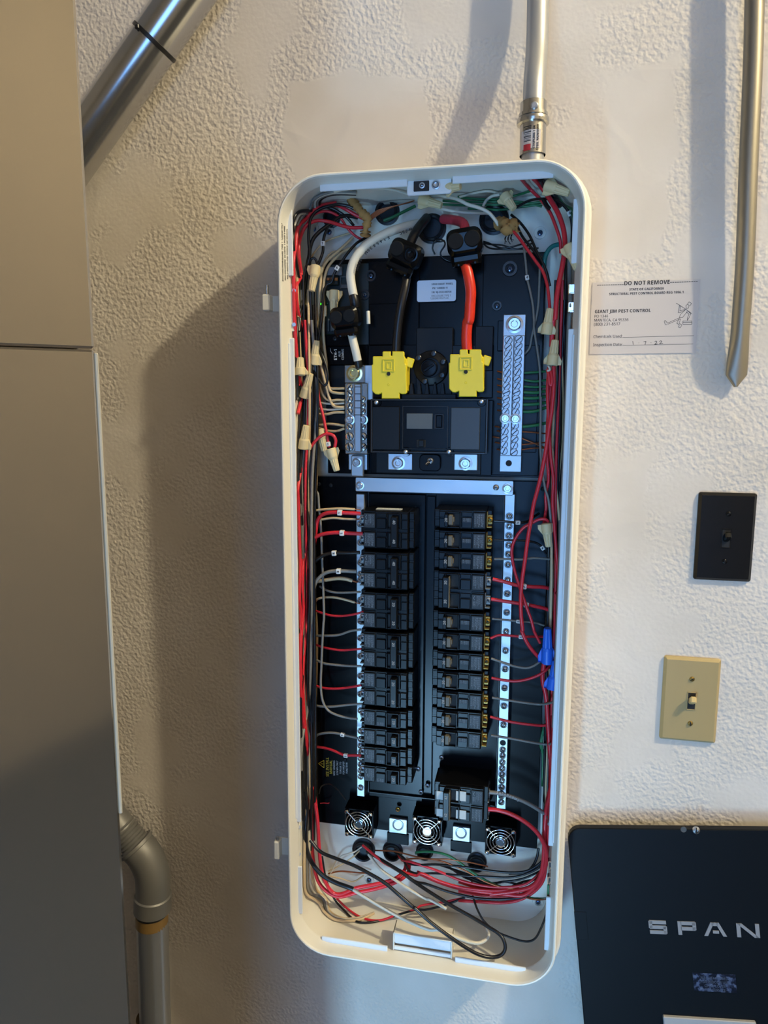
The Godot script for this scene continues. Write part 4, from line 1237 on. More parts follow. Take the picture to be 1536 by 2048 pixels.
	obj("threaded_nipple", M.cast_grey, t)
	for y in [[1826, 1846], [2034, 2062]]:
		begin()
		var w0 := P(304, y[0], .040); var w1 := P(304, y[1], .040)
		lathe(w0, w1 - w0, [[.0250, 0], [.0254, .0002], [.0254, w0.distance_to(w1)], [.0250, w0.distance_to(w1) + .0002]], 32)
		obj("tape_band", M.amber, t)

func left_door() -> void:
	var z := .56
	var e := P(206, 1024, z)
	var dir := Vector3(-.79, 0, .613).normalized()
	var t := thing("appliance_door", "tall brushed steel appliance with upper and lower doors at the left edge", "appliance", Vector3(e.x, .03, e.z))
	var face := dir.cross(Vector3.UP)   # faces the camera side
	if face.x < 0: face = -face
	var b := Basis(dir, Vector3.UP, dir.cross(Vector3.UP))
	var W := .62
	var piece := func(called: String, m: Material, py0: float, py1: float, inset: float) -> void:
		var y0 := P(200, py0, z).y; var y1 := maxf(P(200, py1, z).y, .04) if py1 < 2300 else .04
		begin()
		box(Vector3(e.x, 0, e.z) + dir * (W / 2) - face * (.012 + inset) + Vector3(0, (y0 + y1) / 2, 0), Vector3(W, y0 - y1, .024), .0015, b)
		obj(called, m, t)
	piece.call("upper_door", M.appliance, -420, 697, .0)
	piece.call("lower_door", M.appliance, 699.5, 2400, .0)
	begin()
	var ya := P(200, -420, z).y; var yb := .03
	box(Vector3(e.x, (ya + yb) / 2, e.z) + dir * (W / 2 + .004) - face * .045, Vector3(W - .008, ya - yb, .04), .001, b)
	obj("carcass", M.appliance, t)
	begin()
	var ta := P(200, 705, z).y; var tb := P(200, 1625, z).y
	box(Vector3(e.x, (ta + tb) / 2, e.z) - dir * .0012 - face * .010, Vector3(.0024, ta - tb, .018), .0006, b)
	obj("edge_strip", M.edge_pale, t)

func wall_things() -> void:
	mat("card", c8(196, 188, 184), 0.8)
	mat("insert_grey", c8(150, 151, 153), 0.5)
	mat("ink", c8(30, 28, 30), 0.8)
	mat("red_print", c8(170, 40, 50), 0.7)
	mat("plate_black", c8(12, 12, 13), 0.25, 0.0, 0.4)
	mat("plate_beige", c8(166, 146, 100), 0.35)
	mat("toggle_beige", c8(196, 172, 120), 0.35)
	mat("cover", c8(11, 15, 19), 0.42, 0.0, 0.25)
	mat("logo", c8(128, 130, 134), 0.5)
	mat("edge_pale", c8(164, 158, 142), 0.5)
	mat("faint", c8(70, 80, 100), 0.6)
	mat("emt", c8(186, 186, 184), 0.36, 0.65)
	mat("emt_bright", c8(190, 188, 182), 0.22, 0.95)
	mat("emt_old", c8(150, 144, 130), 0.42, 0.85)
	mat("pipe_shine", c8(188, 188, 188), 0.2, 0.95)
	mat("cast_grey", c8(128, 126, 122), 0.5, 0.5)
	mat("drain_metal", c8(176, 177, 178), 0.3, 0.75)
	mat("amber", c8(128, 100, 54), 0.45)
	mat("appliance", c8(168, 160, 147), 0.1, 0.9)
	var f := mat("foil", Color.WHITE, 0.3, 0.4)
	var n := FastNoiseLite.new(); n.seed = 8; n.frequency = .02; n.fractal_octaves = 4; n.domain_warp_enabled = true
	var nt := NoiseTexture2D.new(); nt.width = 256; nt.height = 128; nt.noise = n
	var g := Gradient.new(); g.set_color(0, Color8(12, 14, 24)); g.set_color(1, Color8(110, 124, 150)); g.add_point(.45, Color8(20, 24, 40)); g.add_point(.6, Color8(64, 76, 104))
	nt.color_ramp = g; f.albedo_texture = nt
	notice()
	switch_plate([[1399, 985], [1516, 987], [1503, 1165], [1387, 1160]], "black toggle switch plate on the wall, upper right", M.plate_black, M.plate_black, [[1457, 1027.6], [1448.7, 1123], [1452, 1077]], true)
	switch_plate([[1328, 1314], [1442, 1319], [1434, 1487.6], [1320, 1481]], "beige toggle switch plate on the wall below the black one", M.plate_beige, M.toggle_beige, [[1384, 1358], [1380.4, 1446.6], [1382.7, 1402]], false)
	logo_cover()
	pipes()
	left_door()

# ---------------------------------------------------------------- wires
func inside(p: Vector3, r: float) -> Vector3:  # keeps a wire within the enclosure's walls by bringing it forward along the line of sight it was measured on
	var lo := EN.position + Vector2.ONE * (.0080 + r); var hi := EN.end - Vector2.ONE * (.0080 + r)
	var t := 0.0
	for k in 2:
		if p[k] < lo[k]: t = maxf(t, (lo[k] - p[k]) / (EYE[k] - p[k]))
		if p[k] > hi[k]: t = maxf(t, (hi[k] - p[k]) / (EYE[k] - p[k]))
	var q := p + (EYE - p) * t
	if q.z > .0985 - r:   # stay behind the flange strips
		q = p + (EYE - p) * maxf(0.0, (.0985 - r - p.z) / (EYE.z - p.z))
		q.x = clampf(q.x, lo.x, hi.x); q.y = clampf(q.y, lo.y, hi.y)
	var cr := .047   # rounded inner corners
	var c := Vector2(clampf(q.x, lo.x + cr, hi.x - cr), clampf(q.y, lo.y + cr, hi.y - cr))
	var d := Vector2(q.x, q.y) - c
	if d.length() > cr: d = d.normalized() * cr; q.x = c.x + d.x; q.y = c.y + d.y
	return q

func route(path: Array, r := -1.0) -> Array:  # a close-up's letter, then u, v and height above the wall in millimetres for each point
	var out := []
	var c := "Z"
	var i := 0
	while i < path.size():
		if path[i] is String: c = path[i]; i += 1
		else:
			var p := C(c, path[i], path[i + 1], path[i + 2] * .001)
			out.append(inside(p, r) if r >= 0.0 else p)
			i += 3
	return out

func wire(m: String, r: float, path: Array, label: String, marks := [], group := "", ends := "") -> MeshInstance3D:
	var pts := curve(route(path, r * .001 if ends != "free" else -1.0), 6)
	org = pts[0]
	begin()
	tube(pts, r * .001, 9 if r < 4 else 16)
	var names := {"w_red": "red_wire", "w_black": "black_wire", "w_grey": "grey_wire", "w_tan": "tan_wire", "w_white": "white_wire", "w_green": "green_wire", "w_teal": "teal_wire", "w_copper": "copper_wire"}
	var o := obj(names.get(m, "cable"), M[m])
	tag(o, label, "wire" if r < 4 else "cable", group)
	for k in marks:
		var best := 0; var bd := 1e9
		for i in pts.size():
			var d: float = pts[i].distance_to(C(k[0], k[1], k[2], pts[i].z))
			if d < bd: bd = d; best = i
		best = clampi(best, 1, pts.size() - 2)
		var dir: Vector3 = (pts[best + 1] - pts[best - 1]).normalized()
		begin()
		var side := dir.cross(Vector3.BACK).normalized()
		box(pts[best] + Vector3(0, 0, r * .0004), Vector3(.0062, r * .0021 + .0016, r * .0018 + .0012), .0007, Basis(dir, -side, dir.cross(-side)))
		var mk := obj("number_tag", M.tag_white, o)
		lettering(str(best % 9 + 1), .0042, pts[best] + Vector3(0, 0, r * .0014 + .0009) - org, M.ink, mk, PI / 2 if absf(dir.x) > .6 else 0.0, "Droid Sans", true, 1.0, Basis.IDENTITY, "tag_number")
	if ends == "bare":  # bared copper at the first end
		begin()
		tube([pts[0], pts[0] + (pts[0] - pts[1]).normalized() * .008], r * .0005, 7)
		obj("bare_end", M.w_copper, o)
	return o

func nut(base: Vector3, tip: Vector3, label: String, m := "nut", k := 1.0, group := "tan wire nuts") -> void:
	var b0 := inside(base, .007)
	tip += b0 - base; base = b0
	var t := thing("wire_nut", label, "wire nut", base, group)
	var l := base.distance_to(tip)
	var ax := (tip - base).normalized()
	begin()
	lathe(base, ax, [[.0, .004], [.0052 * k, .004], [.0060 * k, 0], [.0069 * k, .001], [.0066 * k, l * .38], [.0057 * k, l * .46]], 24)
	obj("skirt", M[m], t)
	begin()
	lathe(base, ax, [[.0058 * k, l * .42], [.0043 * k, l * .97], [.0036 * k, l]], 24, 12, .10)
	lathe(base, ax, [[.0038 * k, l * .995], [0, l]], 16)
	obj("ribbed_cone", M[m], t)
	begin()
	var side := ax.cross(Vector3.BACK).normalized()
	for s in [-1, 1]:
		prism(PackedVector2Array([Vector2(0, .0005), Vector2(.0105 * k, .001), Vector2(.0108 * k, l * .2), Vector2(.0058 * k, l * .46), Vector2(0, l * .5)]), base, Basis(side * s, ax, (side * s).cross(ax)), -.0013, .0013, .0004)
	obj("wing", M[m], t)

func splice(c: Vector3, turn: float, k: float, label: String, caps := 2) -> void:
	var t := thing("splice_block", label, "splice connector", c, "black rubber splice connectors")
	var b := Basis(Vector3.BACK, turn) * Basis(Vector3.RIGHT, .12)
	begin()
	prism(rrect(.040 * k, .030 * k, .009 * k), c, b, -.020 * k, .006 * k, .0055 * k)
	obj("body", M.rubber, t)
	begin()
	box(c + b * Vector3(0, -.018 * k, -.005 * k), Vector3(.034, .012, .018) * k, .004 * k, b)
	for s in [-1, 1]: lathe(c + b * Vector3(s * .0095 * k, -.012 * k, -.006 * k), b * Vector3.DOWN, [[.0078 * k, 0], [.0082 * k, .006 * k], [.0074 * k, .013 * k], [.0066 * k, .0135 * k]], 18)
	obj("wire_boot", M.rubber, t)
	for i in 2:
		begin()
		var p := c + b * Vector3((-.0095 if i == 0 else .0095) * k, .0015 * k, .005 * k)
		if i < caps: lathe(p, b.z, [[.0090 * k, 0], [.0090 * k, .003 * k], [.0082 * k, .0042 * k], [0, .0042 * k]], 24)
		else:
			lathe(p, b.z, [[.0092 * k, 0], [.0092 * k, .0035 * k], [.0076 * k, .0038 * k], [.0074 * k, .0002]], 24)
			lathe(p, b.z, [[.0050 * k, .0008], [.0046 * k, .0016], [.0022 * k, .0008], [0, .0008]], 6)
		obj("plug" if i < caps else "open_port", M.rubber_matt if i < caps else M.rubber, t)

func wires() -> void:
	mat("w_red", c8(206, 42, 54), 0.34)
	mat("w_black", c8(20, 20, 22), 0.3)
	mat("w_grey", c8(124, 122, 116), 0.34)  # grey partly puts glare on black insulation into the colour
	mat("w_tan", c8(206, 180, 138), 0.42)
	mat("w_white", c8(214, 208, 190), 0.4)
	mat("w_green", c8(38, 112, 68), 0.38)
	mat("w_teal", c8(22, 108, 104), 0.35)
	mat("w_copper", c8(158, 92, 58), 0.35, 0.7)
	mat("orange_red", c8(218, 52, 30), 0.34)
	mat("pink_red", c8(196, 60, 74), 0.45)
	mat("shrink", c8(17, 17, 19), 0.38)
	mat("tag_white", c8(222, 220, 214), 0.6)
	mat("nut", c8(214, 196, 150), 0.5)
	mat("nut_blue", c8(34, 104, 214), 0.4)
	mat("rubber", c8(9, 9, 10), 0.2, 0.0, 0.35)
	mat("rubber_matt", c8(17, 17, 18), 0.65, 0.0, 0.3)
	mat("kraft", c8(176, 132, 74), 0.85)
	# main cables
	var cb := wire("w_white", 5.7, ["A", 1345, 690, 30, 1240, 715, 42, 1100, 760, 54, 960, 835, 62, 850, 920, 66, 780, 1020, 68, 752, 1130, 70, 758, 1220, 70, 778, 1325, 70], "thick white cable with black print curving down at upper left")
	var lp := curve(route(["A", 1290, 735, 50, 1190, 775, 56, 1050, 830, 65, 930, 905, 71, 850, 990, 74, 810, 1080, 75, 800, 1180, 75]), 8)
	var chars := "N 75C  E145839M  R600V"
	for i in chars.length():
		if chars[i] == " ": continue
		var q := mini(int(i * 1.95) + 1, lp.size() - 2)
		var d: Vector3 = (lp[q + 1] - lp[q - 1]).normalized()
		lettering(chars[i], .0050, lp[q] - org, M.ink, cb, atan2(d.y, d.x), "Droid Sans", true, 1.0, Basis.IDENTITY, "cable_print")
	wire("shrink", 6.2, ["A", 772, 1318, 70, 785, 1370, 70, 790, 1420, 68], "short black shrink sleeve under the end of the white cable")
	wire("w_white", 5.4, ["K", 478, 1255, 66, 510, 1400, 66, 545, 1540, 66, 580, 1700, 64], "short white sleeved cable from splice to neutral block")
	wire("shrink", 5.0, ["K", 577, 1685, 63, 590, 1745, 62, 600, 1790, 60], "short black stub entering the top of the neutral block")
	wire("w_white", 2.6, ["K", 738, 945, 60, 742, 1040, 62, 745, 1135, 62], "small white strip beside the lower left splice")
	wire("shrink", 6.0, ["A", 1420, 640, 26, 1370, 700, 44, 1320, 770, 56, 1290, 830, 60, 1262, 900, 62], "short black cable rising behind the middle splice")
	wire("shrink", 5.4, ["K", 1330, 430, 62, 1300, 600, 66, 1245, 850, 68, 1205, 1100, 66, 1180, 1350, 64, 1170, 1575, 62], "thick black cable down to the left yellow lug cover")
	wire("pink_red", 6.0, ["B", 205, 650, 20, 300, 660, 40, 380, 690, 54, 400, 760, 60], "pinkish red cable stub above the right hand splice")
	wire("orange_red", 6.6, ["B", 395, 1030, 66, 425, 1150, 70, 445, 1280, 70, 440, 1400, 69, 430, 1536, 68, "D", 430, 200, 66, 420, 330, 64, 424, 450, 62], "thick orange-red cable down to the right yellow lug cover")
	splice(C("K", 370, 1040, .078), .10, .92, "black rubber splice with two round plugs above the neutral block")
	splice(C("A", 1225, 950, .074), -.42, 1.0, "black rubber splice with one open port above the black cable", 1)
	splice(C("B", 390, 850, .076), .12, 1.08, "black rubber splice with two round plugs above the thick red cable")
	# left column wires
	wire("w_red", 2.7, ["T", 1110, 372, 68, 900, 362, 68, 680, 352, 67, 520, 385, 64, 435, 480, 61, 410, 620, 58, 390, 800, 55, 370, 1000, 52, 345, 1250, 50, 335, 1500, 46, "U", 140, 420, 42, 130, 800, 42, 150, 1150, 44, 190, 1480, 46, 225, 1740, 48, "I", 395, 60, 50, 400, 300, 52, 405, 520, 52, 420, 700, 52, 460, 870, 52, 540, 970, 52, 660, 1025, 52, 830, 985, 50, 1010, 950, 46, 1220, 880, 36, 1320, 800, 24, 1340, 700, 10], "thick red tagged wire to the topmost breaker of the left column", [["T", 805, 358]])
	wire("w_red", 2.7, ["T", 1150, 690, 68, 950, 682, 68, 700, 672, 67, 500, 702, 65, 360, 775, 63, 270, 900, 61, 215, 1100, 59, 195, 1300, 57, 190, 1600, 55, 205, 1900, 53, "U", 110, 300, 50, 105, 700, 50, 125, 1050, 50, 170, 1400, 52, 215, 1680, 54, "I", 420, 20, 56, 455, 280, 57, 470, 520, 57, 490, 740, 56, 540, 900, 54, 640, 1000, 52, 830, 940, 50, 1010, 905, 44, 1200, 850, 34, 1290, 770, 22, 1310, 680, 10], "thick red tagged wire second from the top of the left column", [["T", 815, 668]])
	wire("w_black", 2.5, ["T", 1100, 985, 68, 900, 992, 68, 700, 992, 67, 560, 1015, 65, 440, 1085, 64, 340, 1185, 62, 285, 1320, 60, 275, 1500, 58, 270, 1700, 57, 265, 1900, 56, "U", 168, 120, 55, 160, 280, 54, 150, 450, 53, 130, 640, 52, 112, 850, 50, 108, 1100, 46], "thick black tagged wire third from the top of the left column", [["T", 690, 990]])
	wire("w_grey", 2.6, ["T", 1050, 1285, 68, 800, 1275, 68, 620, 1288, 67, 500, 1345, 66, 410, 1450, 66, 362, 1600, 65, 345, 1800, 65, 335, 2040, 65, "U", 215, 180, 65, 214, 480, 65, 200, 790, 64, 170, 1050, 64, 125, 1310, 62, 104, 1480, 60, 96, 1640, 56], "thick tagged black wire painted grey for its glare, fourth from the top of the left column", [["T", 770, 1278]])
	wire("w_tan", 1.7, ["T", 1020, 305, 50, 800, 292, 52, 600, 302, 52, 420, 322, 51, 300, 365, 50, 240, 450, 48, 228, 600, 45, 245, 750, 42, 300, 1000, 38], "tan wire above the topmost red wire at the left", [], "", "bare")
	wire("w_tan", 1.6, ["T", 1035, 462, 48, 850, 456, 49, 680, 442, 49, 520, 462, 48, 400, 482, 46, 358, 560, 43, 350, 720, 40], "tan wire just below the topmost red wire at the left", [], "", "bare")
	wire("w_tan", 2.6, ["T", 980, 1430, 50, 880, 1402, 52, 760, 1392, 52, 600, 1412, 51, 440, 1442, 48, 380, 1450, 42], "thick tan wire with copper end below the grey tagged wire", [], "", "bare")
	wire("w_grey", 1.6, ["T", 1110, 1605, 66, 900, 1615, 64, 750, 1615, 60, 640, 1600, 56, 560, 1570, 50, 470, 1520, 40], "thin grey wire to the fifth pole of the left column")
	wire("w_tan", 1.7, ["T", 1020, 1770, 50, 850, 1722, 52, 700, 1692, 52, 540, 1692, 50, 430, 1722, 47, 385, 1790, 43, 380, 1900, 38], "tan wire with copper end between thin grey and red wires", [], "", "bare")
	wire("w_red", 1.6, ["T", 1160, 1920, 66, 1000, 1960, 65, 800, 1985, 62, 640, 1975, 58, 480, 1930, 50, 385, 1895, 42], "topmost of the thin red wires to the left column")
	wire("w_grey", 1.7, ["U", 725, 200, 66, 620, 215, 65, 500, 255, 61, 380, 263, 56, 250, 262, 42], "thin grey wire to the left column, next below the topmost thin red")
	wire("w_red", 1.6, ["U", 730, 398, 66, 640, 405, 65, 530, 412, 62, 430, 400, 58, 340, 382, 50, 240, 346, 42], "thin red wire to the left column, second from the top")
	wire("w_grey", 1.7, ["U", 730, 575, 66, 600, 572, 65, 450, 560, 61, 345, 545, 56, 235, 495, 42], "thin grey wire to the left column, below the second thin red")
	wire("w_red", 1.7, ["U", 730, 770, 66, 620, 790, 65, 480, 805, 61, 340, 798, 54, 225, 760, 44], "thin red wire to the left column, third from the top")
	wire("w_grey", 1.7, ["U", 740, 960, 66, 600, 970, 65, 420, 990, 61, 300, 985, 54, 215, 962, 46], "thin grey wire crossing behind the long grey drop wire")
	wire("w_grey", 1.7, ["C", 432, 1250, 40, 436, 1500, 42, 440, 1824, 44, "T", 440, 60, 46, 455, 250, 48, 480, 500, 51, 495, 800, 54, 510, 1200, 57, 525, 1600, 60, 535, 2000, 62, "U", 342, 150, 63, 330, 350, 64, 322, 560, 64, 315, 750, 64, 332, 920, 64, 385, 1022, 64, 480, 1075, 65, 600, 1105, 66, 690, 1115, 67], "long dark grey wire dropping straight then turning into the left column")
	wire("w_grey", 1.7, ["U", 690, 1310, 66, 600, 1290, 65, 480, 1262, 62, 380, 1258, 58, 290, 1276, 52, 245, 1315, 46], "thin grey wire with white tag near the foot of the left column", [["U", 535, 1277]])
	wire("w_red", 1.9, ["U", 735, 1490, 66, 640, 1488, 65, 560, 1485, 63, 470, 1450, 59, 390, 1420, 54, 310, 1405, 48, 245, 1398, 42], "lowest red wire with white tag to the left column", [["U", 570, 1485]])
	wire("w_black", .9, ["U", 300, 1880, 34, 318, 1812, 38, 360, 1788, 42, 420, 1785, 46, 480, 1830, 50, 540, 1905, 54, 572, 1945, 56], "thin black fan lead arching above the leftmost fan")
	wire("w_red", .8, ["U", 310, 1980, 32, 350, 1976, 34, 390, 1980, 36, 400, 1974, 38], "short thin red lead left of the leftmost fan")
	# left vertical bundle
	wire("w_tan", 2.0, ["A", 770, 810, 18, 690, 890, 28, 620, 950, 36, 550, 1012, 43, 506, 1085, 48, 487, 1200, 50, 472, 1400, 50, 460, 1536, 50, "C", 452, 200, 50, 440, 380, 50, 455, 520, 50, 500, 680, 50, 540, 830, 50, 570, 940, 50, 610, 1015, 52, 660, 1030, 54, 715, 1027, 54], "left of two long tan wires running down to the neutral block")
	wire("w_tan", 1.9, ["A", 790, 890, 16, 690, 935, 26, 600, 1012, 36, 545, 1090, 44, 518, 1200, 48, 515, 1350, 49, 526, 1500, 50, "C", 528, 60, 50, 512, 230, 50, 520, 430, 50, 540, 600, 50, 552, 760, 50, 580, 870, 51, 640, 893, 53, 715, 897, 54], "right of two long tan wires running down to the neutral block")
	wire("w_tan", 1.7, ["C", 715, 848, 54, 640, 850, 52, 580, 846, 49, 556, 812, 46, 548, 700, 44, 522, 480, 42], "tan wire to the topmost screw of the neutral block")
	wire("w_tan", 1.7, ["C", 715, 962, 54, 640, 960, 52, 575, 966, 50, 530, 942, 48, 490, 870, 46, 470, 760, 44], "tan wire to the third screw of the neutral block")
	wire("w_white", 1.5, ["C", 715, 990, 52, 620, 996, 50, 520, 992, 47, 440, 978, 44, 390, 965, 40], "pale wire below the third tan wire at the neutral block")
	wire("w_white", 1.5, ["C", 715, 1042, 52, 600, 1052, 50, 500, 1050, 47, 420, 1030, 44, 370, 1005, 40], "pale wire between tan wires left of the neutral block")
	wire("w_tan", 1.8, ["C", 715, 1078, 54, 620, 1080, 52, 540, 1098, 50, 460, 1098, 47, 380, 1118, 44, 315, 1145, 40], "tan wire to the fifth screw of the neutral block")
	wire("w_tan", 1.7, ["C", 715, 1207, 54, 640, 1196, 52, 560, 1190, 49, 480, 1200, 45, 420, 1190, 40], "upper of two tan wires low on the neutral block")
	wire("w_tan", 1.7, ["C", 715, 1232, 54, 640, 1258, 52, 560, 1256, 49, 480, 1232, 45, 430, 1200, 40], "lower of two tan wires low on the neutral block")
	wire("w_red", 2.4, ["M", 960, 215, 36, 840, 215, 44, 680, 250, 52, 500, 350, 58, 380, 460, 62, 310, 590, 65, 285, 760, 67, 270, 950, 68, 240, 1120, 69, 205, 1250, 69, 195, 1400, 68, "C", 228, 100, 66, 240, 300, 64, 262, 600, 60, 280, 760, 56, 302, 830, 54, 300, 940, 52, 270, 1090, 50], "thick red wire looping from the top left corner down the left edge")
	wire("w_red", 2.3, ["M", 1430, 640, 30, 1200, 640, 36, 1000, 592, 43, 850, 545, 49, 650, 520, 54, 520, 562, 58, 430, 630, 60, 370, 750, 62, 330, 900, 62, 320, 1050, 62, 340, 1250, 60, 362, 1450, 58, "N", 110, 120, 54, 130, 480, 52, 180, 720, 52, 250, 980, 50, 330, 1180, 48], "red wire from the upper paper wrap curving down the left side")
	wire("w_red", 2.3, ["M", 1430, 490, 34, 1300, 430, 36, 1150, 345, 40, 1050, 290, 40, 960, 262, 38, 860, 262, 34], "short thick red wire leaving the upper paper wrap")
	wire("w_red", 1.7, ["M", 1400, 850, 22, 1280, 780, 26, 1150, 650, 32, 1040, 490, 38, 920, 402, 44, 780, 362, 48, 640, 392, 52, 540, 462, 54, 470, 570, 55, 400, 690, 55, 345, 860, 54, 330, 1100, 52], "thin red wire crossing under the black wires at upper left")
	wire("w_black", 2.0, ["M", 1320, 350, 40, 1180, 280, 44, 1000, 248, 48, 850, 272, 52, 700, 318, 55, 590, 392, 57, 522, 500, 59, 492, 700, 60, 492, 900, 60, 508, 1100, 60, 480, 1250, 60, 440, 1330, 58, "N", 225, 160, 60, 218, 300, 62, 160, 560, 64, 128, 800, 64, 110, 1100, 64, 112, 1400, 64, 122, 1700, 64, 130, 2000, 62, "C", 262, 960, 60], "dark wire running from the top paper wrap down the left edge past the tan nuts")
	wire("w_black", 1.9, ["M", 1260, 610, 28, 1150, 480, 34, 1030, 390, 38, 880, 310, 42, 700, 270, 46, 560, 240, 50, 430, 195, 54, 320, 222, 58, 240, 320, 62, 205, 450, 64, 208, 600, 65, 228, 720, 65, 225, 900, 64, 250, 1100, 62, 300, 1380, 60, "N", 180, 80, 56, 215, 330, 52, 265, 560, 50, 300, 700, 50, 370, 850, 54, 445, 1020, 60], "black wire making the outermost loop in the top left corner")
	wire("w_black", 2.6, ["M", 1330, 470, 28, 1150, 440, 34, 1000, 470, 40, 880, 560, 45, 760, 645, 49, 640, 745, 52, 560, 850, 54, 512, 1000, 55, 500, 1120, 55, 470, 1270, 54, "C", 320, 30, 52, 290, 150, 50, 275, 300, 48], "thick black wire sweeping diagonally through the top left corner")
	wire("w_black", 1.9, ["M", 840, 570, 46, 795, 680, 49, 752, 800, 52, 737, 920, 54, 732, 1050, 55, 692, 1170, 56, 650, 1275, 57], "black tagged wire down into the uppermost left wire nut", [["M", 740, 915]])
	wire("w_black", 1.7, ["M", 500, 1300, 56, 520, 1200, 58, 570, 1160, 58, 615, 1200, 57, 635, 1280, 57], "short dark loop above the uppermost left wire nut")
	wire("w_black", 1.8, ["M", 1536, 770, 30, 1420, 840, 38, 1300, 915, 46, 1150, 1085, 52, 1060, 1215, 54, 980, 1335, 55, 920, 1440, 55, 895, 1540, 54, "N", 705, 42, 54, 640, 75, 54, 585, 170, 55, 562, 350, 56, 546, 560, 57, 520, 800, 58, 488, 1025, 60], "black tagged wire looping past the circuit board into a tan nut", [["M", 980, 1335]])
	wire("w_black", 1.5, ["N", 355, 190, 50, 350, 330, 52, 295, 560, 54, 272, 800, 56, 240, 1050, 58, 225, 1250, 58, 245, 1450, 58, 275, 1610, 60], "thin black wire between the tan wire nuts at the left")
	wire("w_black", 1.7, ["N", 505, 1180, 62, 560, 1310, 64, 615, 1460, 65, 645, 1620, 66, 632, 1750, 66, 592, 1800, 66, 530, 1750, 66, 455, 1640, 64, 395, 1545, 62], "black wire bent in a hairpin beside the second left wire nut")
	wire("w_white", 1.2, ["N", 375, 1465, 60, 395, 1500, 61, 400, 1540, 61, 375, 1580, 61], "short bright wire end between two tan nuts at the left")
	wire("w_red", 2.0, ["N", 165, 690, 44, 230, 880, 46, 300, 1050, 48, 345, 1180, 50, "C", 395, 470, 50, 430, 640, 52, 455, 800, 55, 470, 950, 58, 510, 1110, 60, 540, 1260, 62, 557, 1350, 63, 568, 1415, 63], "red tagged wire down into the nut left of the bonding strap", [["C", 565, 1378]])
	wire("w_red", 2.1, ["C", 622, 1412, 64, 630, 1345, 65, 600, 1296, 66, 530, 1288, 66, 450, 1340, 66, 372, 1440, 66, 318, 1550, 65, 285, 1700, 64, 268, 1824, 62, "T", 130, 100, 60, 138, 400, 56, 150, 800, 50, 165, 1200, 50, 150, 1700, 50, "U", 110, 60, 48, 108, 500, 46, 125, 900, 44], "red wire arching over a tan nut and down the left edge")
	wire("w_white", 1.4, ["C", 320, 945, 56, 330, 990, 56, 335, 1040, 56], "stub of white wire below the third left wire nut")
	wire("w_white", 1.4, ["C", 318, 1440, 56, 295, 1470, 56, 318, 1510, 56, 365, 1540, 56, 388, 1525, 57], "small curl of white wire below the fourth left wire nut")
	for k in 5: wire(["w_grey", "w_black", "w_tan", "w_black", "w_tan"][k], [1.7, 1.8, 1.5, 1.6, 1.6][k], ["C", 300 + k * 28, 640 + k * 30, 44, 330 + k * 26, 1000, 45, 370 + k * 14, 1300, 46, 340 + k * 26, 1560, 46, 330 + k * 28, 1824, 45, "T", 170 + k * 42, 200, 44, 205 + k * 34, 600, 43, 240 + k * 30, 1000, 41, 240 + k * 34, 1500, 39, "U", 165 + k * 28, 200, 38, 175 + k * 24, 700, 36, 180 + k * 18, 1200, 36], ["grey wire in the left bundle nearest the rim", "black wire second from the rim in the left bundle", "tan wire in the middle of the left bundle", "black wire right of the tan one in the left bundle", "tan wire on the inner side of the left bundle"][k])
	for k in 4: wire(["w_red", "w_tan", "w_grey", "w_tan"][k], [2.0, 1.8, 1.6, 1.7][k], ["N", 60 + k * 62, -40, 40, 70 + k * 66, 400, 40, 90 + k * 62, 800, 40, 110 + k * 66, 1300, 40, 150 + k * 60, 1800, 40], ["dark red wire deep in the left bundle beside the hinge plate", "pale wire deep in the left bundle below the top nut", "grey wire deep in the left bundle below the top nut", "tan wire deep in the left bundle behind the nuts"][k])
	for k in 3: wire("w_tan", 1.3, ["M", [1180, 1240, 1230][k], [740, 800, 1000][k], 14, [980, 1100, 1050][k], [800, 960, 1040][k], 20, [760, 960, 900][k], [890, 1080, 1060][k], 28, [600, 840, 780][k], [1050, 1180, 1180][k], 34, [520, 760, 720][k], [1180, 1290, 1330][k], 38], ["thin pale wire crossing the bare back plate at upper left", "pale wire curving past the tagged black wire at upper left", "pale wire lowest across the back plate at upper left"][k])
	# top
	wire("w_white", 2.2, ["B", 60, 458, 40, 160, 452, 46, 260, 458, 50, 340, 482, 54, 420, 522, 56, 520, 552, 57, 600, 592, 56, 650, 645, 54, 690, 705, 50], "thick white wire curving down to the right paper wrap")
	wire("w_white", 2.0, ["B", 170, 555, 36, 330, 588, 36, 480, 600, 34, 620, 598, 28], "white wire beyond the horizontal tan nut at the top")
	wire("w_white", 1.5, ["B", 350, 455, 26, 480, 422, 28, 600, 405, 32, 690, 425, 38], "thin white wire along the top wall to a tan nut")
	wire("w_white", 1.8, ["B", 555, 535, 34, 580, 490, 38, 630, 450, 42, 700, 435, 46], "short white wire hooked up to the top middle nut")
	wire("w_white", 1.5, ["A", 1280, 440, 60, 1100, 390, 62, 900, 380, 60, 700, 392, 52, 560, 420, 44], "pale wire lying along the top flange at the left")
	for k in 4: wire("w_green", 1.5, ["B", [200, 330, 180, 420][k], [490, 458, 520, 560][k], 22, [420, 520, 400, 560][k], [500, 475, 530, 560][k], 24, [650, 720, 640, 700][k], [498, 470, 525, 570][k], 26, [880, 870, 880, 880][k], [500, 435, 520, 545][k], 28, [1070, 980, 1060, 1080][k], [540, 400, 500, 520][k], 30], ["green wire along the top behind the white one", "uppermost green wire along the top wall", "green wire second along the top wall", "green wire lowest along the top wall"][k])
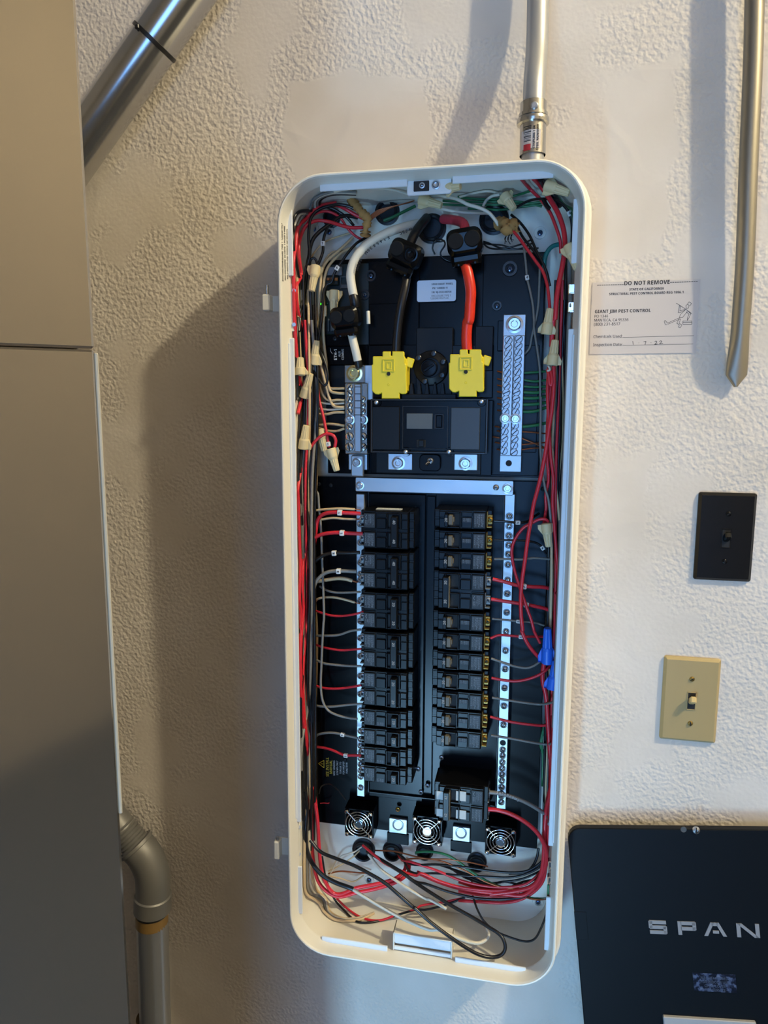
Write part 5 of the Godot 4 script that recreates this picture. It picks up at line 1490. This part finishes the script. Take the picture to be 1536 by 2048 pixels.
	for k in 3: wire("w_green", 1.8, ["B", [1150, 1170, 1190][k], [435, 400, 370][k], 24, [1260, 1250, 1260][k], [430, 400, 385][k], 30, [1335, 1320, 1320][k], [485, 470, 440][k], 36, [1372, 1355, 1345][k], [590, 590, 560][k], 42, [1382, 1365, 1352][k], [720, 720, 700][k], 46, [1376, 1362, 1350][k], [850, 860, 880][k], 48], ["outermost green wire round the top right corner", "second green wire round the top right corner", "innermost green wire round the top right corner"][k])
	wire("w_teal", 2.8, ["B", 1240, 868, 46, 1165, 888, 48, 1115, 945, 50, 1090, 1040, 50, 1100, 1140, 46], "thick teal wire bending down at upper right")
	wire("w_red", 3.0, ["B", 1000, 240, 56, 1060, 350, 60, 1140, 475, 64, 1215, 605, 70, 1262, 750, 76, 1272, 900, 80, 1250, 1060, 82, 1220, 1210, 84, 1196, 1380, 86, 1185, 1530, 86, "D", 1210, 160, 85, 1195, 300, 82, 1190, 420, 78], "thickest red wire down the right side from the top flange")
	wire("w_red", 2.0, ["B", 880, 265, 48, 960, 380, 52, 1060, 480, 55, 1140, 590, 58, 1190, 710, 60, 1230, 840, 60, 1235, 950, 56], "thinner red wire beside the thickest one at upper right")
	wire("w_white", 1.7, ["B", 925, 262, 46, 1000, 385, 48, 1080, 510, 50, 1150, 620, 52, 1200, 760, 52], "white wire between the two red ones at upper right")
	wire("w_black", 3.4, ["B", 1060, 255, 50, 1120, 360, 54, 1180, 450, 58, 1235, 540, 60], "black taped bundle beside the thickest red wire at the top")
	wire("w_black", 2.6, ["B", 1085, 480, 58, 1110, 530, 62, 1135, 560, 64], "short band of black tape round the upper right wires")
	wire("w_black", 1.7, ["B", 850, 545, 40, 950, 492, 48, 1050, 474, 56, 1180, 482, 62, 1262, 532, 64, 1318, 620, 64, 1335, 730, 60, 1330, 900, 52], "black tagged wire arching across the red wires at upper right", [["B", 1308, 608]])
	wire("w_red", 1.9, ["B", 790, 735, 50, 850, 792, 56, 930, 900, 62, 1010, 1012, 66, 1080, 1115, 70, 1120, 1250, 74, 1140, 1440, 78], "red wire from the right paper wrap to a tan nut")
	wire("w_black", 1.7, ["B", 800, 612, 34, 880, 682, 40, 960, 792, 46, 1025, 935, 50, 1090, 1060, 52, 1125, 1180, 52], "dark wire alongside the red one from the right paper wrap")
	wire("w_black", 1.7, ["B", 850, 705, 36, 900, 805, 42, 980, 905, 46, 1060, 1005, 48, 1110, 1110, 48, 1140, 1240, 46], "second dark wire under the red one at upper right")
	wire("w_grey", 1.5, ["B", 912, 900, 40, 930, 1050, 44, 940, 1165, 46, 962, 1262, 48, 990, 1400, 50, 1000, 1536, 52, "D", 1030, 250, 54, 1060, 450, 56, 1082, 620, 58, 1086, 800, 58, 1090, 960, 58], "dark tagged wire hanging down across the right plate", [["B", 940, 1165]])
	wire("w_grey", 1.5, ["B", 1052, 1060, 42, 1046, 1250, 44, 1032, 1450, 46, "D", 1010, 330, 48, 990, 430, 48, 945, 490, 48], "thin grey-green wire curling towards the ground bar")
	for k in 3: wire("w_black", 1.1, ["B", 530, [840, 830, 850][k], 20, 600, [860, 900, 870][k], 26, 720, [905, 915, 880][k], 30, 860, [880, 915, 915][k], 30, [980, 1040, 990][k], [830, 905, 860][k], 26], ["thin black lead arched above the right plate", "thin black lead lying on the plate's top edge", "thin black lead crossing below the right paper wrap"][k])
	wire("w_black", 1.1, ["B", 130, 960, 26, 110, 900, 30, 150, 830, 34, 220, 860, 36, 180, 960, 36, 260, 1020, 34, 330, 1010, 30], "tangle of thin black lead between the two upper splices")
	wire("w_black", 1.0, ["A", 1400, 830, 24, 1470, 840, 26, 1536, 850, 28, 1580, 840, 28], "thin printed black lead between the upper splices")
	for k in 5: wire("w_copper", .8, ["A", 880 + k * 12, 690 - k * 18, 40, 1000, 610 - k * 10, 38, 1120 + k * 20, 545 - k * 6, 34, 1270 + k * 10, 505 - k * 4, 26], "bare copper strand fanning from the left paper wrap", [], "bare copper strands at the left paper wrap")
	for k in 6: wire("w_black", .5, ["B", 760 + k * 10, 785, 48, 750 + k * 13 - (k % 2) * 20, 825, 50, 745 + k * 16, 870 - (k % 3) * 18, 50], "fine black thread hanging below the right paper wrap", [], "fine threads below the right paper wrap")
	wire("w_green", 2.0, ["A", 1040, 665, 30, 1120, 635, 28, 1200, 595, 24, 1320, 535, 18], "short green wire beside the left paper wrap")
	# paper wraps
	for k in 2:
		var p: Array = [["A", 745, 480, 36, 790, 520, 42, 845, 590, 48, 900, 650, 50, 885, 730, 48, 880, 800, 44], ["B", 690, 690, 44, 740, 690, 52, 770, 740, 54, 820, 700, 52, 830, 770, 48]][k]
		var pts := curve(route(p), 9)
		org = pts[0]
		begin()
		tube(pts, .0054 if k == 0 else .0066, 9, -1, .42)
		tag(obj("paper_wrap", M.kraft), ["crumpled brown paper wrap round wires at upper left", "crumpled brown paper wrap round wires at upper right"][k], "paper wrap")
	# right column wires
	wire("w_black", 1.7, ["F", 735, 505, 68, 850, 510, 68, 950, 520, 66, 1060, 512, 60, 1120, 470, 52, 1180, 430, 44], "black tagged wire from the topmost right breaker", [["F", 978, 520]])
	wire("w_black", 1.5, ["F", 735, 692, 68, 900, 696, 66, 1050, 702, 62, 1150, 722, 58, 1205, 760, 56, 1248, 830, 52], "black wire with white tag at its bent end, second right breaker", [["F", 1215, 775]])
	wire("w_grey", 1.6, ["F", 735, 882, 68, 850, 882, 66, 1000, 886, 62, 1130, 872, 58, 1285, 882, 50], "short grey wire from the third right breaker")
	wire("w_red", 2.5, ["F", 720, 1080, 70, 850, 1110, 69, 960, 1142, 67, 1100, 1156, 64, 1230, 1162, 58, 1330, 1192, 52, 1385, 1280, 48], "upper red tagged wire from the double 30 amp breaker", [["F", 1035, 1140]])
	wire("w_red", 2.4, ["F", 705, 1280, 70, 850, 1302, 69, 1000, 1325, 67, 1150, 1352, 62, 1270, 1384, 56, 1340, 1440, 50, 1378, 1540, 46], "lower red tagged wire from the double 30 amp breaker", [["F", 1055, 1335]])
	wire("w_grey", 1.4, ["F", 715, 1475, 68, 850, 1486, 66, 1000, 1502, 63, 1130, 1512, 58, 1230, 1540, 52], "thin dark tagged wire below the two red ones at right", [["F", 970, 1492]])
	wire("w_red", 1.7, ["H", 700, 82, 70, 780, 52, 70, 900, 56, 68, 1000, 65, 66, 1100, 66, 62, 1215, 66, 54], "red tagged wire running to the blue wire nut", [["H", 995, 65]])
	wire("w_grey", 1.7, ["H", 705, 282, 70, 850, 332, 68, 950, 362, 66, 1060, 375, 64, 1130, 352, 62, 1205, 298, 58], "grey wire sagging to the foot of the blue wire nut")
	wire("w_red", 1.9, ["H", 708, 475, 70, 850, 500, 69, 960, 506, 69, 1100, 477, 70, 1220, 420, 70, 1310, 330, 66, 1368, 200, 58, 1378, 50, 52, 1370, -80, 48], "red wire sweeping up in front of the blue wire nut")
	wire("w_grey", 1.7, ["H", 715, 670, 70, 900, 700, 68, 1050, 722, 66, 1200, 736, 62, 1345, 708, 50], "grey wire below the sweeping red wire at right")
	wire("w_red", 1.8, ["H", 695, 860, 70, 900, 910, 68, 1080, 936, 66, 1230, 946, 62, 1320, 922, 54, 1375, 875, 46], "lowest thin red wire from the right column")
	wire("w_grey", 1.7, ["H", 705, 1045, 70, 900, 1075, 68, 1100, 1112, 66, 1250, 1132, 60, 1330, 1102, 52, 1375, 1050, 46], "lowest thin grey wire from the right column")
	var pc := wire("w_grey", 2.7, ["J", 715, 22, 76, 800, 32, 76, 920, 62, 75, 1050, 112, 73, 1180, 185, 68, 1270, 252, 60, 1345, 335, 50], "thick dark grey printed wire from the lone double breaker")
	for i in 9: lettering("2406020M"[i % 8], .0042, C("J", 790 + i * 25, 27 + i * i * .9 + i * 2, .0796) - org, M.white_print, pc, -.14 - i * .03, "Droid Sans", false, 1.0, Basis.IDENTITY, "cable_print")
	wire("w_red", 2.9, ["J", 705, 185, 76, 800, 195, 77, 920, 232, 78, 1050, 302, 78, 1160, 395, 76, 1232, 505, 72, 1262, 620, 66, 1248, 740, 60, 1190, 860, 54, 1110, 965, 50, 1020, 1012, 48, 800, 992, 46, 600, 970, 44, 400, 935, 40, 200, 870, 34, 20, 790, 26], "thick red wire from the lone double breaker curving to the floor of the enclosure")
	# right vertical bundle
	wire("w_red", 2.5, ["D", 1208, 600, 82, 1208, 800, 84, 1190, 1000, 85, 1160, 1200, 86, 1130, 1400, 86, 1090, 1600, 86, "R", 440, 150, 86, 392, 330, 87, 352, 560, 87, 312, 800, 87, 272, 1100, 86, 236, 1350, 85, 215, 1600, 84, 220, 1850, 82, 240, 2048, 80, "S", 172, 110, 79, 220, 222, 77, 285, 315, 74, 350, 385, 70], "red wire from tan nut curving left then in under the blue nut")
	wire("w_red", 2.1, ["D", 1165, 600, 76, 1152, 800, 78, 1158, 1000, 80, 1168, 1200, 80, 1180, 1400, 78, 1205, 1620, 76, "R", 650, 300, 76, 672, 600, 75, 695, 900, 74, 718, 1200, 72, 737, 1500, 68, 742, 1700, 62, 735, 1900, 56, 730, 2040, 50], "red wire from tan nut running straight down the right edge")
	wire("w_red", 2.0, ["D", 1185, 690, 74, 1170, 900, 76, 1150, 1150, 76, 1148, 1400, 74, 1160, 1626, 72, "R", 556, 200, 70, 562, 380, 66, 540, 540, 60, 530, 640, 54], "shorter red wire between the two long ones at right")
	wire("w_red", 1.9, ["D", 1150, 625, 84, 1165, 700, 86, 1180, 770, 86, 1192, 720, 86, 1178, 640, 84], "small red loop under the lower tan nut at right")
	wire("w_white", 1.3, ["D", 1160, 595, 86, 1172, 630, 87, 1150, 640, 86], "bright stripped end under the lower tan nut at right")
	wire("w_red", 2.0, ["R", 588, 570, 74, 548, 535, 76, 460, 540, 76, 380, 580, 75, 250, 655, 72, 150, 785, 69, 100, 910, 67, 96, 1050, 66, 130, 1230, 66, 180, 1400, 68, 225, 1540, 72, 265, 1650, 74, 310, 1780, 74, 355, 1900, 73, 392, 2040, 72, "S", 300, 120, 70, 360, 235, 66], "thin red wire looping left from the tan nut beside the right strip")
	wire("w_grey", 1.6, ["D", 1092, 880, 60, 1090, 1100, 64, 1086, 1300, 68, 1100, 1500, 72, 1130, 1700, 76, "R", 590, 250, 76, 620, 500, 72, 640, 800, 68, 640, 1000, 66, 630, 1300, 64, 610, 1600, 62, 608, 2000, 60], "twisted grey-tan wire crossing behind the red wires at right")
	wire("w_tan", 1.8, ["D", 1195, 1340, 70, 1205, 1500, 70, 1225, 1700, 70, "R", 690, 100, 70, 715, 280, 68, 742, 520, 66, 750, 720, 62, 742, 900, 56], "pale wire between the red wires and the right edge")
	wire("w_white", 1.9, ["R", 805, 380, 76, 782, 600, 78, 768, 800, 79, 766, 1050, 80, 770, 1300, 80, 784, 1600, 80, 780, 2040, 80, "S", 562, 200, 80, 546, 450, 80, 540, 680, 80, 556, 920, 76], "white wire pressed against the right flange strip")
	for k in 5: wire(["w_grey", "w_black", "w_black", "w_tan", "w_black"][k], [2.6, 2.2, 1.8, 1.8, 1.8][k], ["B", 1310 - k * 14, 950 + k * 40, 66 - k * 3, 1312 - k * 18, 1150, 66 - k * 3, 1325 - k * 22, 1400, 66 - k * 3, "D", 1350 - k * 20, 150, 66 - k * 3, 1335 - k * 15, 500, 66 - k * 3, 1330 - k * 10, 900, 66 - k * 3, 1318 - k * 9, 1300, 66 - k * 3, 1300 - k * 14, 1700, 66 - k * 3, "R", 805 - k * 18, 350, 64 - k * 3, 790 - k * 26, 800, 62 - k * 3, 760 - k * 30, 1300, 60 - k * 3, 740 - k * 30, 1900, 56 - k * 3, "S", 520 - k * 20, 500, 52 - k * 2, 510 - k * 22, 1100, 48 - k * 2], ["thick grey wire at the outer side of the right bundle", "black wire second in the right bundle", "black wire third in the right bundle", "tan wire fourth in the right bundle", "black wire at the inner side of the right bundle"][k])
	wire("w_red", 1.6, ["B", 1290, 1040, 56, 1282, 1250, 56, 1262, 1420, 56, "D", 1300, 20, 56, 1270, 180, 56, 1250, 320, 54, 1215, 480, 52], "thin dark red wire deep in the right bundle")
	wire("w_red", 3.0, ["S", 402, 420, 66, 384, 600, 68, 420, 780, 68, 436, 1000, 66, 452, 1250, 64, 470, 1500, 62, 470, 1750, 62, "J", 1262, 180, 62, 1242, 420, 62, 1236, 640, 60, 1205, 820, 56, 1130, 920, 52, 960, 970, 48, 720, 1000, 46], "thick red wire hanging from the blue nut to the bottom")
	for k in 3: wire("w_red", 2.3, ["S", 470 + k * 14, 900, 50 + k * 4, 478 + k * 14, 1250, 52 + k * 4, 485 + k * 16, 1600, 54 + k * 4, "J", 1268 + k * 16, 120, 56 + k * 4, 1262 + k * 10, 420, 56 + k * 4, 1250 + k * 6, 680, 54 + k * 3, 1190 + k * 12, 850 + k * 24, 50, 1050, 950 + k * 42, 44, 860, 960 + k * 60, 40, 620, 940 + k * 66, 36, 420, 880 + k * 90, 30], ["dark red wire behind the thick one at lower right", "second dark red wire at lower right", "outermost dark red wire looping lowest at lower right"][k])
	for k in 2: wire("w_green", 1.4, ["S", 400 + k * 10, 1080, 36, 372 + k * 12, 1200, 38, 362 + k * 14, 1280, 38, 385 + k * 8, 1380, 36, 378, 1700, 34], ["thin green wire beside the plate at lower right", "second thin green wire beside the plate at lower right"][k])
	# the crowd of wires along both side walls
	for k in 11: wire(["w_black", "w_black", "w_grey", "w_black", "w_red", "w_black", "w_tan", "w_black", "w_grey", "w_black", "w_black"][k], 1.7 + (k % 3) * .2, ["Z", 596 + k * 3.4, 640 - (k % 4) * 30, 46 + (k * 7) % 30, 600 + k * 3.2 + (k % 3) * 4, 800, 50 + (k * 5) % 34, 597 + k * 3.4, 960, 46 + (k * 7) % 30, 602 + k * 2.6 + (k % 2) * 5, 1150, 50 + (k * 11) % 30, 600 + k * 3.0, 1340, 46 + (k * 5) % 30, 604 + k * 2.4 + (k % 3) * 3, 1520, 50 + (k * 7) % 26, 606 + k * 2.2, 1640 + (k % 4) * 20, 44], "wire deep in the crowded bundle along the left side wall", [], "wires packed along the left side wall")
	for k in 7: wire(["w_black", "w_grey", "w_black", "w_red", "w_black", "w_tan", "w_black"][k], 1.8, ["Z", 1138 - k * 4.4, 560 + (k % 3) * 20, 50 + (k * 7) % 26, 1131 - k * 4.2, 760, 46 + (k * 5) % 30, 1124 - k * 4.2, 960, 50 + (k * 7) % 26, 1120 - k * 4.0 + (k % 2) * 3, 1160, 46 + (k * 5) % 30, 1116 - k * 3.8, 1360, 48 + (k * 7) % 26, 1110 - k * 3.6, 1560, 46, 1106 - k * 3.2, 1690, 44], "wire deep in the crowded bundle along the right side wall", [], "wires packed along the right side wall")
	for k in 4: wire(["w_grey", "w_white", "w_grey", "w_black"][k], 1.6, ["M", 190 + k * 44, 620 - k * 10, 30 - k * 3, 215 + k * 50, 380 - k * 6, 34 - k * 3, 330 + k * 56, 190 + k * 8, 36 - k * 3, 540 + k * 50, 70 + k * 14, 36 - k * 3, 900, 30 + k * 16, 30, 1300, 40 + k * 12, 24], ["outermost pale wire bent round the upper left corner", "white wire bent round the upper left corner", "grey wire bent round the upper left corner", "black wire bent tightest round the upper left corner"][k])
	# ground wires
	var gy := [[660, 652, 645, 655], [720, 735, 722, 716], [780, 786, 780, 770], [832, 836, 822, 830], [886, 886, 870, 852], [945, 940, 925, 908], [1010, 1004, 968, 940], [1145, 1132, 1110, 1095]]
	for k in 8: wire("w_green", 2.0 if k > 2 else 1.5, ["D", 925, gy[k][0], 54, 1040, gy[k][1], 52, 1150, gy[k][2], 48, 1290, gy[k][3], 42], "green ground wire, %s on the right side of the ground bar" % ["topmost", "second", "third", "fourth", "fifth", "sixth", "seventh", "lowest"][k])
	var cy := [[1190, 1196, 1206, 1196], [1245, 1290, 1335, 1390], [1310, 1298, 1288, 1278], [1356, 1340, 1338, 1356]]
	for k in 4: wire("w_copper", 1.0, ["D", 905, cy[k][0], 54, 1020, cy[k][1], 52, 1130, cy[k][2], 48, 1265, cy[k][3], 42], "bare copper wire, %s right of the ground bar" % ["topmost", "second", "third", "lowest"][k])
	for k in 12:
		var v: float = [648, 716, 774, 832, 888, 942, 1000, 1145, 1186, 1240, 1290, 1352][k]
		var u := 700.0 if k < 7 else 660.0 + (k % 3) * 18
		wire("w_copper", 1.1, ["D", u, v - 4, 50, u + 22, v, 52, 745 if k < 7 else 720, v + 6, 53], "short copper stub, %s of twelve from the top, left of the ground bar" % ["first", "second", "third", "fourth", "fifth", "sixth", "seventh", "eighth", "ninth", "tenth", "eleventh", "last"][k], [], "copper stubs left of the ground bar")
	# bottom
	wire("w_black", 3.3, ["I", 335, 0, 58, 352, 180, 61, 340, 400, 64, 352, 570, 67, 410, 710, 70, 500, 815, 72, 620, 885, 73, 740, 930, 74, 800, 952, 74], "thick black taped cable sweeping into the bottom left corner")
	wire("w_white", 2.3, ["I", 800, 958, 80, 930, 1038, 86, 1050, 1110, 91, 1200, 1196, 97, 1350, 1270, 103, 1536, 1342, 106, "J", 230, 1342, 106, 420, 1422, 100, 580, 1468, 90, 665, 1448, 82, 708, 1390, 74, 690, 1330, 66], "cream wire leaving the black tape and curling near the floor", [], "", "free")
	wire("w_black", 2.5, ["I", 385, 480, 78, 480, 590, 82, 640, 660, 86, 800, 722, 90, 950, 800, 94, 1100, 890, 98, 1230, 1000, 103, 1380, 1130, 108, "J", 0, 1135, 110, 150, 1270, 112, 350, 1420, 112, 500, 1520, 109, 620, 1582, 106, 740, 1606, 102, 832, 1580, 98, 866, 1505, 94, 825, 1400, 88, 700, 1312, 82, 550, 1222, 75, 350, 1110, 68, 150, 985, 60, 0, 885, 52, "I", 1250, 780, 46, 1100, 690, 38, 930, 585, 22], "long black cable hanging in a loop over the floor of the enclosure", [], "", "free")
	wire("w_white", 2.2, ["I", 945, 615, 24, 1060, 760, 36, 1200, 862, 44, 1350, 960, 52, 1500, 1045, 56, "J", 140, 1050, 58, 300, 1140, 58], "cream wire running beside the looped black cable")
	wire("w_red", 1.6, ["I", 640, 1042, 30, 760, 1152, 38, 900, 1232, 44, 1050, 1252, 46, 1200, 1206, 44, 1400, 1142, 40, "J", 60, 1110, 36, 260, 1080, 32, 450, 1040, 28], "thin dark red wire hanging lowest at bottom left")
	wire("w_black", 1.6, ["I", 500, 640, 30, 540, 860, 30, 620, 1050, 32, 720, 1165, 38, 830, 1260, 44, 950, 1272, 46, 1100, 1242, 46, 1250, 1192, 44, 1400, 1150, 40, "J", 100, 1150, 38, 300, 1100, 34, 480, 1030, 28], "thin black wire hanging beside the lowest dark red one")
	for k in 4: wire(["w_tan", "w_white", "w_grey", "w_tan"][k], 2.0, ["I", 400 - k * 20, 180, 40, 398 - k * 22, 500, 40, 402 - k * 24, 760 + k * 24, 38, 425 - k * 26, 960 + k * 10, 34, 480 - k * 26, 1100 + k * 8, 32, 570 - k * 22, 1190 + k * 8, 30, 700 - k * 20, 1232 + k * 6, 28, 850, 1228 + k * 6, 22, 1000, 1180, 12], ["innermost pale wire round the bottom left corner", "second pale wire round the bottom left corner", "grey wire round the bottom left corner", "outermost pale wire round the bottom left corner"][k])
	for k in 4: wire(["w_tan", "w_copper", "w_tan", "w_white"][k], 1.2, ["I", 560, 780 + k * 22, 16, 680, [720, 780, 850, 640][k], 18, 800, [640, 790, 880, 600][k], 18, [860, 960, 900, 880][k], [580, 800, 820, 545][k], 12], ["pale wire from the leftmost bottom bushing", "copper strand across the bottom left back plate", "yellowish wire bowed across the bottom left back plate", "thin pale wire under the leftmost fan"][k])
	wire("w_copper", 1.1, ["I", 1010, 580, 20, 1200, 590, 30, 1400, 640, 36, 1536, 662, 38, "J", 300, 665, 40, 500, 690, 40, 700, 735, 36], "bare copper wire arching below the middle fan")
	wire("w_red", 1.9, ["I", 890, 530, 22, 1000, 622, 32, 1100, 702, 38, 1250, 772, 42, 1400, 822, 44, "J", 60, 800, 46, 200, 862, 46, 400, 925, 46, 600, 955, 46, 800, 965, 46, 1000, 945, 44], "red wire from the leftmost bottom bushing crossing to the right")
	wire("w_black", 1.9, ["I", 920, 560, 24, 1060, 670, 34, 1220, 770, 40, 1400, 880, 44, "J", 100, 900, 46, 300, 970, 48, 460, 1012, 48, 650, 1045, 48, 900, 1045, 48, 1080, 1012, 46, 1200, 922, 44, 1245, 830, 40], "black wire bowed lowest across the bottom right")
	wire("w_green", 1.8, ["I", 1400, 610, 24, "J", 20, 596, 30, 150, 592, 34, 300, 622, 38, 420, 690, 40, 540, 782, 42, 700, 880, 42, 840, 935, 38], "green wire slanting down under the middle fan")
	for k in 4: wire(["w_black", "w_black", "w_red", "w_copper"][k], [1.7, 1.6, 1.9, 1.2][k], ["I", 1190 + k * 16, 590 + k * 6, 10, 1270, 640 + k * 14, 24, "J", -40, [712, 786, 690, 660][k], 34, 200, [715, 800, 770, 670][k], 38, 450, [735, 820, 872, 760][k], 42, 700, [772, 832, 925, 890][k], 44, 920, [792, 838, 930, 945][k], 46, 1080, [775, 800, 895, 930][k], 46, 1200, [700, 735, 790, 830][k], 42, 1250, [620, 660, 690, 720][k], 38], ["upper black wire across the bottom right", "second black wire across the bottom right", "red wire between black ones across the bottom right", "copper wire in the bundle across the bottom right"][k])
	for k in 3: wire("w_black", 1.5, ["J", 240 + k * 30, 720, 22, 480, 800 + k * 20, 30, 700, 890 + k * 10, 36, 860, [880, 880, 945][k], 38, 1040, [850, 905, 880][k], 38, 1220, [770, 800, 850][k], 36], ["dark wire crossing to the right bottom catch", "second dark wire crossing to the right bottom catch", "third dark wire crossing to the right bottom catch"][k])
	wire("w_black", 1.5, ["J", 550, 840, 22, 542, 950, 30, 568, 1060, 38, 605, 1160, 46, 665, 1262, 52, 770, 1352, 58, 900, 1410, 62, 1060, 1454, 66, 1145, 1432, 68, 1205, 1335, 70, 1250, 1220, 72, 1318, 1105, 72], "thin black wire from a bottom bushing sagging to the right edge")
	wire("w_green", 1.4, ["J", 1315, 915, 60, 1302, 995, 58, 1255, 1040, 54, 1150, 1040, 48, 1050, 1020, 42], "thin green wire hooked round at the bottom right catch")
	wire("w_copper", 1.1, ["J", 1345, 1022, 62, 1290, 1030, 60, 1220, 1052, 56, 1100, 1042, 50, 1000, 990, 42], "bare copper wire end at the bottom right catch")
	wire("w_black", 2.0, ["J", 1185, 560, 30, 1172, 640, 32, 1130, 730, 36, 1060, 790, 38, 900, 800, 38], "black wire dropping beside the rightmost fan")
	# nuts
	var Z := func(c: String, u: float, v: float, z: float) -> Vector3: return C(c, u, v, z * .001)
	nut(Z.call("A", 445, 1060, 60), Z.call("A", 408, 1285, 66), "tan wire nut pointing down, uppermost at the left")
	nut(Z.call("C", 420, 625, 64), Z.call("C", 447, 388, 66), "tan wire nut pointing up beside the moulded lettering at left")
	nut(Z.call("C", 328, 940, 60), Z.call("C", 388, 708, 64), "tan wire nut slanting up, below the one beside the lettering")
	nut(Z.call("C", 318, 1432, 60), Z.call("C", 347, 1208, 62), "tan wire nut pointing up at the left rim, lowest of the upright ones")
	nut(Z.call("C", 582, 1425, 66), Z.call("C", 642, 1642, 66), "tan wire nut pointing down just left of the bonding strap")
	nut(Z.call("C", 475, 1240, 46), Z.call("C", 522, 1450, 46), "tan wire nut half hidden behind the one by the bonding strap")
	nut(Z.call("C", 290, 725, 44), Z.call("C", 292, 560, 42), "dull brownish nut half hidden by black wires at the left rim")
	nut(Z.call("A", 610, 1275, 50), Z.call("A", 600, 1490, 52), "pale tan nut beside the splice above the neutral block")
	nut(Z.call("D", 1140, 312, 84), Z.call("D", 1178, 75, 86), "tan wire nut pointing up, right of the ground bar's top")
	nut(Z.call("D", 1193, 592, 86), Z.call("D", 1222, 360, 86), "tan wire nut above the pair of long red wires")
	nut(Z.call("F", 1248, 528, 74), Z.call("F", 1278, 762, 76), "tan wire nut pointing down beside the right terminal strip")
	nut(Z.call("B", 735, 440, 50), Z.call("B", 825, 562, 56), "tan wire nut slanting down at the top middle")
	nut(Z.call("B", -5, 478, 50), Z.call("B", 190, 532, 54), "tan wire nut lying just below the power socket bracket")
	nut(Z.call("B", 230, 372, 60), Z.call("B", 352, 358, 66), "tan wire nut half hidden behind the power socket bracket")
	nut(Z.call("B", 1110, 272, 40), Z.call("B", 1312, 338, 44), "tan wire nut in the shade of the top right corner")
	nut(Z.call("B", 1325, 880, 80), Z.call("B", 1400, 1085, 88), "tan wire nut tucked behind the upper right flange strip")
	nut(Z.call("S", 432, 440, 74), Z.call("S", 436, 82, 80), "bright blue wire nut pointing up at the right edge", "nut_blue", 1.12, "blue wire nuts")
	nut(Z.call("S", 478, 712, 56), Z.call("S", 520, 430, 52), "second blue wire nut half hidden below the bright one", "nut_blue", 0.95, "blue wire nuts")

func _ready() -> void:
	rng.seed = 7
	camera_and_light()
	setting()
	enclosure()
	plates()
	mat("panel_sheen", c8(40, 44, 47), 0.38)
	mat("window", c8(74, 82, 88), 0.6)
	mat("shine_dark", c8(170, 168, 163), 0.26, 0.95)
	mat("brass_pale", c8(226, 210, 150), 0.25, 0.9)
	mat("paper", c8(214, 222, 236), 0.6)
	mat("sticker", c8(196, 200, 196), 0.7)
	var led := mat("led", c8(60, 220, 60), 0.4)
	led.emission_enabled = true; led.emission = Color(.3, 1, .2); led.emission_energy_multiplier = 1.5
	mat("led_off", c8(30, 70, 36), 0.4)
	fittings_on_enclosure()
	control_board()
	main_switch()
	lug_cover(0, 0, "yellow plastic lug cover at the end of the black cable")
	lug_cover(154.4, -4.0, "yellow plastic lug cover at the end of the thick red cable")
	round_cap()
	bars()
	fan(Vector2(717.5, 1648), "small black cooling fan with wire guard, leftmost at the bottom of the panel")
	fan(Vector2(854, 1663), "small black cooling fan with wire guard below the lone double breaker")
	fan(Vector2(1001, 1684), "small black cooling fan with wire guard, rightmost at the bottom of the panel")
	smart_label()
	breakers()
	wall_things()
	wires()
